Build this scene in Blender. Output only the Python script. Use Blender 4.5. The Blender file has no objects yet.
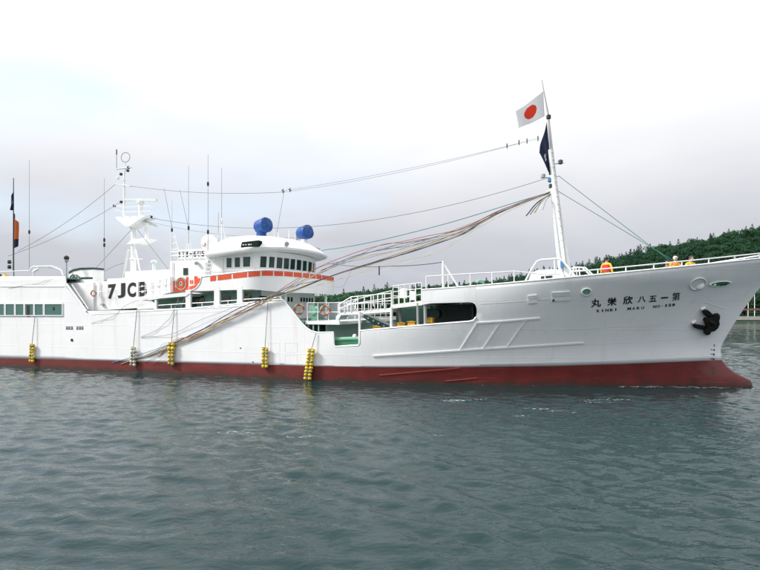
import bpy, bmesh, math, random
import numpy as np
from mathutils import Vector, Matrix
random.seed(7); RNG = np.random.default_rng(5)
R = math.radians
scene = bpy.context.scene
COL = scene.collection

# ------------------------------------------------------------------ camera
FPX, HOR, HC = 560.0, 308.0, 3.7          # focal length and horizon row in photo pixels (760 wide), eye height
cam_d = bpy.data.cameras.new('camera'); cam = bpy.data.objects.new('camera', cam_d); COL.objects.link(cam)
cam.location = (0, 0, HC); cam.rotation_euler = (R(90), 0, 0)
cam_d.sensor_width = 36; cam_d.lens = FPX / 760 * 36
cam_d.shift_y = (HOR - 285) / 760
cam_d.clip_end = 9000; cam_d.clip_start = 0.2
scene.camera = cam
# ------------------------------------------------------------------ sky, sun, exposure
SUN_EL, SUN_AZ = 40, -102                 # azimuth clockwise from +Y (view direction)
world = bpy.data.worlds.new('World'); scene.world = world; world.use_nodes = True
nt = world.node_tree; nt.nodes.clear()
def wn(t, **k):
    n = nt.nodes.new(t)
    for a, b in k.items(): setattr(n, a, b)
    return n
out = wn('ShaderNodeOutputWorld'); bg = wn('ShaderNodeBackground')
sky = wn('ShaderNodeTexSky', sky_type='NISHITA'); sky.sun_disc = False
sky.sun_elevation = R(SUN_EL); sky.sun_rotation = R(SUN_AZ)
sky.air_density = 1.0; sky.dust_density = 0.6
skm = wn('ShaderNodeVectorMath', operation='SCALE'); skm.inputs['Scale'].default_value = 1.5
nt.links.new(sky.outputs[0], skm.inputs[0])
tc = wn('ShaderNodeTexCoord'); sep = wn('ShaderNodeSeparateXYZ'); nt.links.new(tc.outputs['Generated'], sep.inputs[0])
ramp = wn('ShaderNodeValToRGB'); cr = ramp.color_ramp
cr.elements[0].position = 0.0; cr.elements[0].color = (2.75, 2.82, 3.15, 1)
cr.elements[1].position = 1.0; cr.elements[1].color = (8.6, 8.65, 8.7, 1)
for p, c in ((0.10, (3.25, 3.32, 3.62, 1)), (0.20, (4.3, 4.36, 4.58, 1)), (0.33, (5.6, 5.65, 5.75, 1)), (0.48, (6.6, 6.65, 6.8, 1))):
    e = cr.elements.new(p); e.color = c
# soft cloud variation bends the elevation a little
nz = wn('ShaderNodeTexNoise'); nz.inputs['Scale'].default_value = 2.6; nz.inputs['Detail'].default_value = 5
mp = wn('ShaderNodeMapping'); mp.inputs['Scale'].default_value = (1, 1, 2.6)
nt.links.new(tc.outputs['Generated'], mp.inputs[0]); nt.links.new(mp.outputs[0], nz.inputs['Vector'])
ma = wn('ShaderNodeMath', operation='MULTIPLY_ADD'); ma.inputs[1].default_value = 0.16; ma.inputs[2].default_value = -0.08
nt.links.new(nz.outputs[0], ma.inputs[0])
ad = wn('ShaderNodeMath', operation='ADD'); nt.links.new(sep.outputs[2], ad.inputs[0]); nt.links.new(ma.outputs[0], ad.inputs[1])
nt.links.new(ad.outputs[0], ramp.inputs[0])
# thin places in the cloud where blue shows
nz2 = wn('ShaderNodeTexNoise', noise_dimensions='4D'); nz2.inputs['Scale'].default_value = 1.7; nz2.inputs['Detail'].default_value = 4
nz2.inputs['W'].default_value = 3.1
mp2 = wn('ShaderNodeMapping'); mp2.inputs['Rotation'].default_value = (0, 0, R(-84)); nt.links.new(mp.outputs[0], mp2.inputs[0])
nt.links.new(mp2.outputs[0], nz2.inputs['Vector'])
mr = wn('ShaderNodeMapRange'); mr.inputs['From Min'].default_value = 0.50; mr.inputs['From Max'].default_value = 0.68
mr.inputs['To Max'].default_value = 0.42
nt.links.new(nz2.outputs[0], mr.inputs['Value'])
mix = wn('ShaderNodeMix', data_type='RGBA')
nt.links.new(mr.outputs[0], mix.inputs['Factor'])
nt.links.new(ramp.outputs[0], mix.inputs['A']); nt.links.new(skm.outputs[0], mix.inputs['B'])
nt.links.new(mix.outputs['Result'], bg.inputs[0]); bg.inputs[1].default_value = 0.09
nt.links.new(bg.outputs[0], out.inputs[0])
sun_d = bpy.data.lights.new('sun', 'SUN'); sun_d.energy = 2.1; sun_d.angle = R(12); sun_d.color = (1.0, 0.96, 0.9)
sun = bpy.data.objects.new('sun', sun_d); COL.objects.link(sun)
sd = Vector((math.sin(R(SUN_AZ)) * math.cos(R(SUN_EL)), math.cos(R(SUN_AZ)) * math.cos(R(SUN_EL)), math.sin(R(SUN_EL))))
sun.rotation_euler = sd.to_track_quat('Z', 'Y').to_euler(); sun.location = sd * 60
vs = scene.view_settings
vs.view_transform = 'Standard'; vs.look = 'None'; vs.exposure = 1.1; vs.gamma = 1.0; vs.use_curve_mapping = False
scene.cycles.use_denoising = True
scene.cycles.max_bounces = 6

# ------------------------------------------------------------------ materials
MATS = {}
def mat(name, color, rough=0.5, metal=0.0, var=0.0, vscale=3.0, bump=0.0, bscale=20.0, streak=None, spec=None, coat=0.0, trans=0.0, transl=None):
    m = bpy.data.materials.new(name); m.use_nodes = True
    t = m.node_tree; b = t.nodes['Principled BSDF']
    b.inputs['Base Color'].default_value = (*color, 1); b.inputs['Roughness'].default_value = rough; b.inputs['Metallic'].default_value = metal
    if spec is not None: b.inputs['Specular IOR Level'].default_value = spec
    if coat: b.inputs['Coat Weight'].default_value = coat
    tcn = t.nodes.new('ShaderNodeTexCoord')
    last = None
    if var:
        n = t.nodes.new('ShaderNodeTexNoise'); n.inputs['Scale'].default_value = vscale; n.inputs['Detail'].default_value = 6
        t.links.new(tcn.outputs['Object'], n.inputs['Vector'])
        r = t.nodes.new('ShaderNodeValToRGB')
        r.color_ramp.elements[0].position = 0.3; r.color_ramp.elements[1].position = 0.7
        r.color_ramp.elements[0].color = (*[max(0, c * (1 - var)) for c in color], 1)
        r.color_ramp.elements[1].color = (*[min(1, c * (1 + var)) for c in color], 1)
        t.links.new(n.outputs[0], r.inputs[0]); last = r.outputs[0]
    if streak:                      # vertical run-off marks: colour, amount
        mpn = t.nodes.new('ShaderNodeMapping'); mpn.inputs['Scale'].default_value = streak[2]
        t.links.new(tcn.outputs['Object'], mpn.inputs[0])
        n = t.nodes.new('ShaderNodeTexNoise'); n.inputs['Scale'].default_value = 1.0; n.inputs['Detail'].default_value = 8; n.inputs['Roughness'].default_value = 0.65
        t.links.new(mpn.outputs[0], n.inputs['Vector'])
        mrn = t.nodes.new('ShaderNodeMapRange'); mrn.inputs['From Min'].default_value = 0.55; mrn.inputs['From Max'].default_value = 0.8
        mrn.inputs['To Max'].default_value = streak[1]; t.links.new(n.outputs[0], mrn.inputs[0])
        mx = t.nodes.new('ShaderNodeMix'); mx.data_type = 'RGBA'
        t.links.new(mrn.outputs[0], mx.inputs['Factor'])
        if last: t.links.new(last, mx.inputs['A'])
        else: mx.inputs['A'].default_value = (*color, 1)
        mx.inputs['B'].default_value = (*streak[0], 1); last = mx.outputs['Result']
    if last: t.links.new(last, b.inputs['Base Color'])
    if bump:
        n = t.nodes.new('ShaderNodeTexNoise'); n.inputs['Scale'].default_value = bscale; n.inputs['Detail'].default_value = 4
        t.links.new(tcn.outputs['Object'], n.inputs['Vector'])
        bn = t.nodes.new('ShaderNodeBump'); bn.inputs['Strength'].default_value = bump; bn.inputs['Distance'].default_value = 0.05
        t.links.new(n.outputs[0], bn.inputs['Height']); t.links.new(bn.outputs[0], b.inputs['Normal'])
    if transl is not None:
        o = t.nodes['Material Output']; tr = t.nodes.new('ShaderNodeBsdfTranslucent'); ms = t.nodes.new('ShaderNodeMixShader'); ms.inputs[0].default_value = transl
        if last: t.links.new(last, tr.inputs[0])
        else: tr.inputs[0].default_value = (*color, 1)
        t.links.new(b.outputs[0], ms.inputs[1]); t.links.new(tr.outputs[0], ms.inputs[2]); t.links.new(ms.outputs[0], o.inputs[0])
    MATS[name] = m
    return m
mat('hull_white', (0.80, 0.81, 0.82), 0.38, var=0.03, vscale=0.6, bump=0.22, bscale=1.1, streak=((0.50, 0.42, 0.32), 0.34, (2.2, 2.2, 0.16)))
mat('white', (0.82, 0.82, 0.82), 0.4, var=0.03, vscale=1.5, streak=((0.5, 0.42, 0.33), 0.2, (3, 3, 0.3)))
mat('white_clean', (0.82, 0.82, 0.82), 0.4)
mat('seam', (0.74, 0.75, 0.77), 0.4)
mat('hull_red', (0.132, 0.0138, 0.0115), 0.5, var=0.22, vscale=1.2, bump=0.15, bscale=5, streak=((0.05, 0.016, 0.014), 0.6, (1.2, 1.2, 0.5)))
mat('red_line', (0.32, 0.07, 0.06), 0.5)
mat('orange', (0.68, 0.075, 0.022), 0.45, var=0.06)
mat('deck_green', (0.10, 0.22, 0.17), 0.6, var=0.15)
mat('wall_green', (0.30, 0.46, 0.40), 0.5, var=0.06)
mat('pale_wall', (0.62, 0.70, 0.67), 0.5, var=0.05)
mat('machine_green', (0.04, 0.20, 0.09), 0.45, var=0.1)
mat('mint', (0.15, 0.36, 0.25), 0.5, var=0.1)
mat('glass', (0.010, 0.035, 0.030), 0.06, spec=0.5)
mat('glass_pale', (0.06, 0.15, 0.135), 0.12, spec=0.5)
mat('black', (0.010, 0.012, 0.012), 0.5)
mat('black_paint', (0.012, 0.014, 0.014), 0.45)
mat('iron', (0.010, 0.0095, 0.009), 0.75, spec=0.25, streak=((0.045, 0.022, 0.012), 0.5, (4, 4, 3)), bump=0.3, bscale=12)
mat('board_black', (0.006, 0.014, 0.012), 0.85, spec=0.1)
mat('dark_green', (0.012, 0.045, 0.035), 0.4)
mat('grey', (0.35, 0.36, 0.36), 0.5, var=0.08)
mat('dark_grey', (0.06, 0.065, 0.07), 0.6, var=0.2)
mat('blue_tarp', (0.003, 0.062, 0.26), 0.45, var=0.2, vscale=5, bump=0.7, bscale=6)
mat('yellow_float', (0.62, 0.44, 0.02), 0.4, var=0.2, vscale=6)
mat('pale_float', (0.52, 0.50, 0.38), 0.45, var=0.2, vscale=6)
mat('yellow_float_worn', (0.40, 0.30, 0.04), 0.5, var=0.35, vscale=9)
mat('pale_float_worn', (0.30, 0.29, 0.22), 0.5, var=0.3, vscale=9)
mat('basket', (0.72, 0.40, 0.02), 0.5, var=0.12, vscale=6)
mat('ring_tan', (0.42, 0.34, 0.25), 0.6, var=0.15, vscale=8)
mat('ring_orange', (0.34, 0.085, 0.035), 0.5)
mat('flag_white', (0.80, 0.80, 0.81), 0.8, transl=0.35)
mat('flag_red', (0.70, 0.04, 0.012), 0.8, transl=0.3)
mat('flag_navy', (0.008, 0.018, 0.06), 0.8, transl=0.2)
mat('flag_orange', (0.65, 0.16, 0.03), 0.8, transl=0.3)
for nme, c in dict(rope_navy=(0.02, 0.03, 0.09), rope_grey=(0.17, 0.18, 0.20), rope_tan=(0.42, 0.32, 0.16), rope_yellow=(0.62, 0.44, 0.10), rope_brown=(0.27, 0.17, 0.11),
                   rope_red=(0.38, 0.05, 0.06), rope_white=(0.66, 0.66, 0.64), rope_blue=(0.06, 0.18, 0.36), rope_teal=(0.05, 0.22, 0.22), rope_olive=(0.30, 0.28, 0.15), wire=(0.10, 0.11, 0.12), wire_green=(0.04, 0.17, 0.13)).items():
    mat(nme, c, 0.75)
mat('skin', (0.48, 0.28, 0.19), 0.5); mat('hair', (0.012, 0.010, 0.010), 0.5)
mat('cloth_red', (0.55, 0.03, 0.03), 0.8); mat('cloth_yellow', (0.78, 0.48, 0.02), 0.8); mat('cloth_white', (0.7, 0.7, 0.7), 0.8)
mat('cloth_navy', (0.02, 0.025, 0.05), 0.8); mat('vest', (0.85, 0.30, 0.03), 0.8)
mat('concrete', (0.42, 0.41, 0.38), 0.8, var=0.15, vscale=0.4); mat('weed', (0.03, 0.07, 0.03), 0.8, var=0.3)
mat('rust_rail', (0.20, 0.085, 0.06), 0.7, var=0.2, vscale=0.5)
mat('hill_soil', (0.035, 0.075, 0.025), 0.9, var=0.5, vscale=0.15)
mat('bark', (0.08, 0.055, 0.035), 0.9)
mat('foam', (0.36, 0.42, 0.43), 0.6)
mat('conifer', (0.036, 0.100, 0.058), 0.9, spec=0.15, var=0.45, vscale=0.9, transl=0.35)
mat('leaf_dark', (0.046, 0.128, 0.064), 0.9, spec=0.15, var=0.45, vscale=0.8, transl=0.35)
mat('leaf_mid', (0.060, 0.148, 0.066), 0.9, spec=0.15, var=0.4, vscale=0.8, transl=0.35)

t = MATS['hull_white'].node_tree; b = t.nodes['Principled BSDF']            # plate seams: slightly raised welds
tcn = t.nodes.new('ShaderNodeTexCoord'); sx_ = t.nodes.new('ShaderNodeSeparateXYZ'); cx_ = t.nodes.new('ShaderNodeCombineXYZ'); bk_ = t.nodes.new('ShaderNodeTexBrick')
t.links.new(tcn.outputs['Object'], sx_.inputs[0]); t.links.new(sx_.outputs[0], cx_.inputs[0]); t.links.new(sx_.outputs[2], cx_.inputs[1]); t.links.new(cx_.outputs[0], bk_.inputs['Vector'])
for a_, v_ in (('Scale', 1.0), ('Mortar Size', 0.014), ('Mortar Smooth', 0.6), ('Brick Width', 4.1), ('Row Height', 1.35)): bk_.inputs[a_].default_value = v_
bn_ = t.nodes.new('ShaderNodeBump'); bn_.inputs['Strength'].default_value = 0.55; bn_.inputs['Distance'].default_value = 0.012
old = b.inputs['Normal'].links[0].from_socket
t.links.new(bk_.outputs['Fac'], bn_.inputs['Height']); t.links.new(old, bn_.inputs['Normal']); t.links.new(bn_.outputs[0], b.inputs['Normal'])
t = MATS['hull_red'].node_tree; b = t.nodes['Principled BSDF']              # weed and slime along the waterline, scuffs
tcn = t.nodes.new('ShaderNodeTexCoord'); sx_ = t.nodes.new('ShaderNodeSeparateXYZ'); t.links.new(tcn.outputs['Object'], sx_.inputs[0])
nn = t.nodes.new('ShaderNodeTexNoise'); nn.inputs['Scale'].default_value = 1.6; nn.inputs['Detail'].default_value = 8; t.links.new(tcn.outputs['Object'], nn.inputs['Vector'])
ma_ = t.nodes.new('ShaderNodeMath'); ma_.operation = 'MULTIPLY_ADD'; ma_.inputs[1].default_value = -0.55; t.links.new(nn.outputs[0], ma_.inputs[0]); t.links.new(sx_.outputs[2], ma_.inputs[2])
mr_ = t.nodes.new('ShaderNodeMapRange'); mr_.inputs['From Min'].default_value = -0.22; mr_.inputs['From Max'].default_value = 0.02; mr_.inputs['To Min'].default_value = 0.8; mr_.inputs['To Max'].default_value = 0.0; t.links.new(ma_.outputs[0], mr_.inputs[0])
mx_ = t.nodes.new('ShaderNodeMix'); mx_.data_type = 'RGBA'; t.links.new(mr_.outputs[0], mx_.inputs['Factor']); t.links.new(b.inputs['Base Color'].links[0].from_socket, mx_.inputs['A']); mx_.inputs['B'].default_value = (0.030, 0.022, 0.014, 1)
mp3 = t.nodes.new('ShaderNodeMapping'); mp3.inputs['Scale'].default_value = (0.35, 0.35, 7); t.links.new(tcn.outputs['Object'], mp3.inputs[0])
n3 = t.nodes.new('ShaderNodeTexNoise'); n3.inputs['Scale'].default_value = 2.2; n3.inputs['Detail'].default_value = 7; t.links.new(mp3.outputs[0], n3.inputs['Vector'])
m3_ = t.nodes.new('ShaderNodeMapRange'); m3_.inputs['From Min'].default_value = 0.6; m3_.inputs['From Max'].default_value = 0.72; m3_.inputs['To Max'].default_value = 0.35; t.links.new(n3.outputs[0], m3_.inputs[0])
mx2 = t.nodes.new('ShaderNodeMix'); mx2.data_type = 'RGBA'; t.links.new(m3_.outputs[0], mx2.inputs['Factor']); t.links.new(mx_.outputs['Result'], mx2.inputs['A']); mx2.inputs['B'].default_value = (0.22, 0.06, 0.045, 1)
t.links.new(mx2.outputs['Result'], b.inputs['Base Color'])
for nme in ('conifer', 'leaf_dark', 'leaf_mid'):          # each tree a little lighter, darker or yellower than its neighbour
    t = MATS[nme].node_tree; b = t.nodes['Principled BSDF']; src = b.inputs['Base Color'].links[0].from_socket
    oi = t.nodes.new('ShaderNodeObjectInfo'); hs_ = t.nodes.new('ShaderNodeHueSaturation'); m1 = t.nodes.new('ShaderNodeMapRange'); m2 = t.nodes.new('ShaderNodeMapRange')
    m1.inputs['To Min'].default_value = 0.55; m1.inputs['To Max'].default_value = 1.5; m2.inputs['To Min'].default_value = 0.52; m2.inputs['To Max'].default_value = 0.47
    for m_ in (m1, m2): t.links.new(oi.outputs['Random'], m_.inputs[0])
    t.links.new(m1.outputs[0], hs_.inputs['Value']); t.links.new(m2.outputs[0], hs_.inputs['Hue']); t.links.new(src, hs_.inputs['Color']); t.links.new(hs_.outputs[0], b.inputs['Base Color'])

# ------------------------------------------------------------------ mesh builder
class MB:
    def __init__(s): s.v = []; s.f = []; s.m = []
    def add(s, vs, fs, m=0):
        o = len(s.v); s.v += [tuple(p) for p in vs]
        for f in fs: s.f.append(tuple(i + o for i in f)); s.m.append(m)
        return s
    def hexa(s, p, m=0):            # 8 points: bottom ring 0-3, top ring 4-7
        return s.add(p, [(3, 2, 1, 0), (4, 5, 6, 7), (0, 1, 5, 4), (1, 2, 6, 5), (2, 3, 7, 6), (3, 0, 4, 7)], m)
    def box(s, a, b, m=0):
        (x0, y0, z0), (x1, y1, z1) = a, b
        return s.hexa([(x0, y0, z0), (x1, y0, z0), (x1, y1, z0), (x0, y1, z0), (x0, y0, z1), (x1, y0, z1), (x1, y1, z1), (x0, y1, z1)], m)
    def prism_y(s, poly, y0, y1, m=0):   # (x,z) outline swept along y
        n = len(poly)
        vs = [(x, y0, z) for x, z in poly] + [(x, y1, z) for x, z in poly]
        fs = [tuple(range(n)), tuple(range(2 * n - 1, n - 1, -1))] + [(i, i + n, (i + 1) % n + n, (i + 1) % n) for i in range(n)]
        return s.add(vs, fs, m)
    def prism_z(s, poly, z0, z1, m=0):   # (x,y) outline; z0/z1 numbers or functions of x
        a = z0 if callable(z0) else (lambda x: z0); b = z1 if callable(z1) else (lambda x: z1)
        n = len(poly)
        vs = [(x, y, a(x)) for x, y in poly] + [(x, y, b(x)) for x, y in poly]
        fs = [tuple(range(n - 1, -1, -1)), tuple(range(n, 2 * n))] + [(i, (i + 1) % n, (i + 1) % n + n, i + n) for i in range(n)]
        return s.add(vs, fs, m)
    def tube(s, pts, r, n=6, m=0, cap=True):
        pts = [Vector(p) for p in pts]
        rs = r if isinstance(r, (list, tuple)) else [r] * len(pts)
        up = Vector((0, 0, 1)); rings = []
        for i, p in enumerate(pts):
            t = (pts[min(i + 1, len(pts) - 1)] - pts[max(i - 1, 0)])
            if t.length < 1e-9: t = Vector((0, 0, 1))
            t.normalize()
            a = t.cross(up)
            if a.length < 0.05: a = t.cross(Vector((1, 0, 0)))
            a.normalize(); b = a.cross(t)
            rings.append([p + (a * math.cos(k * 2 * math.pi / n) + b * math.sin(k * 2 * math.pi / n)) * rs[i] for k in range(n)])
        vs = [q for rg in rings for q in rg]; fs = []
        for i in range(len(pts) - 1):
            for k in range(n):
                k2 = (k + 1) % n
                fs.append((i * n + k, i * n + k2, (i + 1) * n + k2, (i + 1) * n + k))
        if cap: fs += [tuple(range(n - 1, -1, -1)), tuple((len(pts) - 1) * n + k for k in range(n))]
        return s.add(vs, fs, m)
    def lathe(s, prof, origin, axis=(0, 0, 1), n=16, m=0):   # prof: (radius, height)
        q = Vector((0, 0, 1)).rotation_difference(Vector(axis).normalized()); o = Vector(origin)
        vs = [o + q @ Vector((r * math.cos(2 * math.pi * k / n), r * math.sin(2 * math.pi * k / n), h)) for r, h in prof for k in range(n)]
        fs = []
        for i in range(len(prof) - 1):
            for k in range(n):
                k2 = (k + 1) % n
                fs.append((i * n + k, i * n + k2, (i + 1) * n + k2, (i + 1) * n + k))
        fs += [tuple(range(n - 1, -1, -1)), tuple((len(prof) - 1) * n + k for k in range(n))]
        return s.add(vs, fs, m)
    def ball(s, c, r, n=10, m=0, sq=1.0, axis=(0, 0, 1)):
        k = max(5, n // 2 + 1)
        return s.lathe([(max(1e-3, r * math.sin(math.pi * i / k)), -r * sq * math.cos(math.pi * i / k)) for i in range(k + 1)], c, axis, n, m)
    def ring(s, c, R_, r, normal, n=20, k=8, m=0, m2=None, sx=1.0):
        q = Vector((0, 0, 1)).rotation_difference(Vector(normal).normalized()); c = Vector(c)
        vs = []; fs = []; base = len(s.v)
        for i in range(n):
            a = 2 * math.pi * i / n
            for j in range(k):
                b = 2 * math.pi * j / k
                vs.append(c + q @ Vector(((R_ + r * math.cos(b)) * math.cos(a) * sx, (R_ + r * math.cos(b)) * math.sin(a), r * math.sin(b))))
        for i in range(n):
            for j in range(k):
                f = (i * k + j, ((i + 1) % n) * k + j, ((i + 1) % n) * k + (j + 1) % k, i * k + (j + 1) % k)
                s.f.append(tuple(x + base for x in f)); s.m.append(m2 if (m2 is not None and (i * 4 // n) % 1 == 0 and (i % (n // 4)) < n // 10 + 1) else m)
        s.v += [tuple(v) for v in vs]
        return s
    def build(s, name, mats, parent=None, smooth=None):
        me = bpy.data.meshes.new(name); me.from_pydata(s.v, [], s.f)
        if isinstance(mats, str): mats = [mats]
        for m in mats: me.materials.append(MATS[m])
        me.polygons.foreach_set('material_index', s.m)
        bm = bmesh.new(); bm.from_mesh(me); bmesh.ops.recalc_face_normals(bm, faces=bm.faces); bm.to_mesh(me); bm.free()
        if smooth:
            me.polygons.foreach_set('use_smooth', [True] * len(me.polygons)); me.set_sharp_from_angle(angle=R(smooth))
        me.update()
        o = bpy.data.objects.new(name, me); COL.objects.link(o)
        if parent: o.parent = parent
        return o
def tag(o, label, cat=None, group=None, kind=None):
    if label: o['label'] = label
    if cat: o['category'] = cat
    if group: o['group'] = group
    if kind: o['kind'] = kind
    return o
def empty(name, loc=(0, 0, 0), rz=0, parent=None):
    o = bpy.data.objects.new(name, None); COL.objects.link(o); o.location = loc; o.rotation_euler = (0, 0, rz); o.empty_display_size = 0.2
    if parent: o.parent = parent
    return o

# ------------------------------------------------------------------ ship frame: x forward, y to port, z up from the water
TH = R(19.2); BH = 4.6                       # heading away from the picture plane, half beam
FW = Vector((math.cos(TH), -math.sin(TH), 0)); PT = Vector((math.sin(TH), math.cos(TH), 0))
SC = Vector((0, FPX * HC / 76, 0)) + PT * BH
def S(u, v, y):                              # pixel -> point where its line of sight meets the ship plane y = const
    d = Vector(((u - 380) / FPX, 1, (HOR - v) / FPX))
    t = (y + SC.dot(PT)) / (d.x * PT.x + d.y * PT.y)
    w = d * t - SC
    return Vector((w.dot(FW), y, HC + d.z * t))
def W(p):                                    # ship point -> world
    p = Vector(p); return SC + FW * p.x + PT * p.y + Vector((0, 0, p.z))
def interp(tab, x):
    return float(np.interp(x, [a for a, _ in tab], [b for _, b in tab]))

ship = empty('fishing_ship', SC, -TH)
tag(ship, 'long white deep-sea fishing ship with red waterline, wheelhouse and tall raked foremast', 'ship')

# ------------------------------------------------------------------ hull form
STEM = [(-1.5, 16.3), (-0.6, 16.7), (0.0, 16.8), (0.30, 16.75), (0.45, 16.45), (0.65, 16.08), (0.9, 15.77), (1.24, 15.53), (1.6, 15.47), (1.95, 15.52), (2.66, 15.86), (3.7, 16.45), (4.63, 17.07), (6.15, 18.45), (7, 19.2)]
def xs(z): return interp(STEM, z)
def hb(x, z):                                # half breadth
    w = min(max(z / 5.0, -0.1), 1.15)
    x0 = -5.0 + 9.5 * min(max(w, 0), 1) ** 1.5
    p = 1.75 + 0.85 * max(w, 0) ** 1.4
    e = 15.5 if z < 1.3 else xs(z)
    b = BH
    if x > x0: b = BH * max(0.0, 1 - (max(0, (x - x0) / (e - x0))) ** p)
    if z < 1.3 and x > 12:                   # bulb
        tip = xs(z); r = 0.48 * math.sqrt(max(0.0, min(1, (1.5 - z) / 0.9)))
        q = (x - 12) / max(0.1, tip - 12)
        if q < 1: b = max(b, r * math.sqrt(max(0, 1 - q ** 3)))
    if x < -26: b *= 1 - 0.28 * ((-26 - x) / 10) ** 2
    return max(b, 0.0)
def HP(u, v):                                # pixel -> point on the starboard hull surface
    y = -BH
    for _ in range(60):
        q = S(u, v, y); y = 0.6 * y + 0.4 * (-hb(q.x, q.z))
    return S(u, v, y)
ZRED = [(-36, 0.40), (-25.6, 0.51), (-12, 0.66), (0, 0.78), (8, 0.96), (15.5, 1.24), (19, 1.4)]
# top edge of the side plating, traced along the side
side = [(0, 276.5), (65.2, 276.5), (65.8, 286), (86, 312), (90, 312), (140, 311), (190, 308.6), (242, 303.6), (281, 299.6), (283, 300.6), (290, 309), (296, 317), (301, 323), (306, 328), (311, 331.3), (317, 332.8), (333, 332.3), (333.5, 344.5), (335, 346.8), (358, 345.4), (359.6, 343.2), (360, 331), (391, 328), (432, 324.5), (468, 321.8), (472.5, 320.6), (475, 317.5), (475.8, 313), (476.1, 306)]
TOP = []
for u, v in side:
    q = S(u, v, -BH); TOP.append((q.x, q.z))
TOP[-1] = (TOP[-1][0], S(476, 286, -BH).z)
zst = TOP[0][1]
TOP = [(-36.0, zst - 0.1)] + TOP
for u, v in ((500, 284), (540, 280.3), (580, 276.5), (620, 272.7), (665, 268.4), (700, 264.9), (740, 260.7), (765, 258)):
    q = HP(u, v); TOP.append((q.x, q.z))
TOP.append((18.2, 6.08)); TOP.append((19.5, 6.2))
def ztop(x): return interp(TOP, x)
XSPLIT = 8.0
cols = set(np.round(np.arange(-36, XSPLIT, 0.45), 3)) | set(round(a, 4) for a, _ in TOP if a < XSPLIT)
cols = sorted(c for c in cols)
cl = [cols[0]]
for c in cols[1:]:
    if c - cl[-1] > 0.002: cl.append(c)
cols = cl
NF = 46
XT = 18.44
NR1, NR2, ZB = 7, 22, -0.9
def col_x(c, z):
    if c <= XSPLIT: return c
    return XSPLIT + (c - XSPLIT) / (XT - XSPLIT) * (xs(z) - XSPLIT)
colsF = cols + [XSPLIT + (XT - XSPLIT) * (1 - (1 - i / NF) ** 1.35) for i in range(0, NF + 1)]
def hull_grid(lo):
    g = []
    for c in colsF:
        zt = ztop(c)
        for _ in range(6): zt = ztop(col_x(c, zt))
        col = []
        zr = interp(ZRED, c)
        for _ in range(4): zr = interp(ZRED, col_x(c, zr))
        n = NR1 if lo else NR2
        for j in range(n + 1):
            k = j / n
            z = ZB + (zr - ZB) * k if lo else zr + (zt - zr) * k
            x = col_x(c, z); col.append((x, hb(x, z), z))
        g.append(col)
    return g
def hull_mesh(lo):
    mb = MB(); g = hull_grid(lo); nr = len(g[0])
    for sgn in (-1, 1):
        vs = [(x, sgn * b, z) for col in g for x, b, z in col]
        fs = [(i * nr + j, (i + 1) * nr + j, (i + 1) * nr + j + 1, i * nr + j + 1) for i in range(len(g) - 1) for j in range(nr - 1)]
        mb.add(vs, fs)
    c = g[0]                                 # transom
    mb.add([(x, -b, z) for x, b, z in c] + [(x, b, z) for x, b, z in c], [(j, j + 1, nr + j + 1, nr + j) for j in range(nr - 1)])
    return mb, g
def finish_hull(mb, name, m, thick):
    me = bpy.data.meshes.new(name); me.from_pydata(mb.v, [], mb.f); me.materials.append(MATS[m])
    bm = bmesh.new(); bm.from_mesh(me); bmesh.ops.remove_doubles(bm, verts=bm.verts, dist=0.0015); bmesh.ops.recalc_face_normals(bm, faces=bm.faces)
    bm.to_mesh(me); bm.free()
    me.polygons.foreach_set('use_smooth', [True] * len(me.polygons)); me.set_sharp_from_angle(angle=R(40))
    o = bpy.data.objects.new(name, me); COL.objects.link(o); o.parent = ship
    if thick:
        sm = o.modifiers.new('thickness', 'SOLIDIFY'); sm.thickness = thick; sm.offset = -1
    return o
mbt, gt = hull_mesh(False); topsides = finish_hull(mbt, 'hull_topsides', 'hull_white', 0.06)
mbb, gb = hull_mesh(True); bottom = finish_hull(mbb, 'hull_bottom', 'hull_red', 0)
tag(bottom, 'dark red painted hull bottom with rounded bulb at the stem')
tag(topsides, 'white steel side plating of the hull')

def on_hull(x, z, off=0.012): return (x, -hb(x, z) - off, z)
def hull_strip(pix, w, off, mname, name, parent=topsides, n=24, smooth=None):   # raised bar along the hull through photo points
    P = [HP(u, v) for u, v in pix]
    pts = []
    for a, b in zip(P[:-1], P[1:]):
        for i in range(n): t = i / n; pts.append((a.x + (b.x - a.x) * t, a.z + (b.z - a.z) * t))
    pts.append((P[-1].x, P[-1].z))
    mb = MB(); N = len(pts); vs = []
    for i, (x, z) in enumerate(pts):
        a = pts[max(0, i - 1)]; b = pts[min(N - 1, i + 1)]
        tx, tz = b[0] - a[0], b[1] - a[1]; l = math.hypot(tx, tz); nx, nz_ = -tz / l * w / 2, tx / l * w / 2
        for sx, o_ in ((1, -0.02), (1, off), (-1, off), (-1, -0.02)):
            vs.append(on_hull(x + sx * nx, z + sx * nz_, o_))
    fs = [(0, 1, 2, 3), tuple(4 * (N - 1) + k for k in (3, 2, 1, 0))]
    for i in range(N - 1):
        for k in range(4): fs.append((4 * i + k, 4 * i + (k + 1) % 4, 4 * i + 4 + (k + 1) % 4, 4 * i + 4 + k))
    mb.add(vs, fs); return mb.build(name, mname, parent, smooth)
# rubbing bars and skids
hull_strip([(373, 356), (430, 352.6), (480, 349.3), (584, 343.2)], 0.07, 0.045, 'white_clean', 'rubbing_bar')
hull_strip([(476, 323.2), (500, 321.8), (540, 318.6)], 0.07, 0.045, 'white_clean', 'rubbing_bar')
for a, b in (((477, 323.4), (460, 350.4)), ((501, 322), (483, 349)), ((526, 320.2), (507, 347.6))):
    hull_strip([a, b], 0.055, 0.04, 'white_clean', 'skid_bar')
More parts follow.
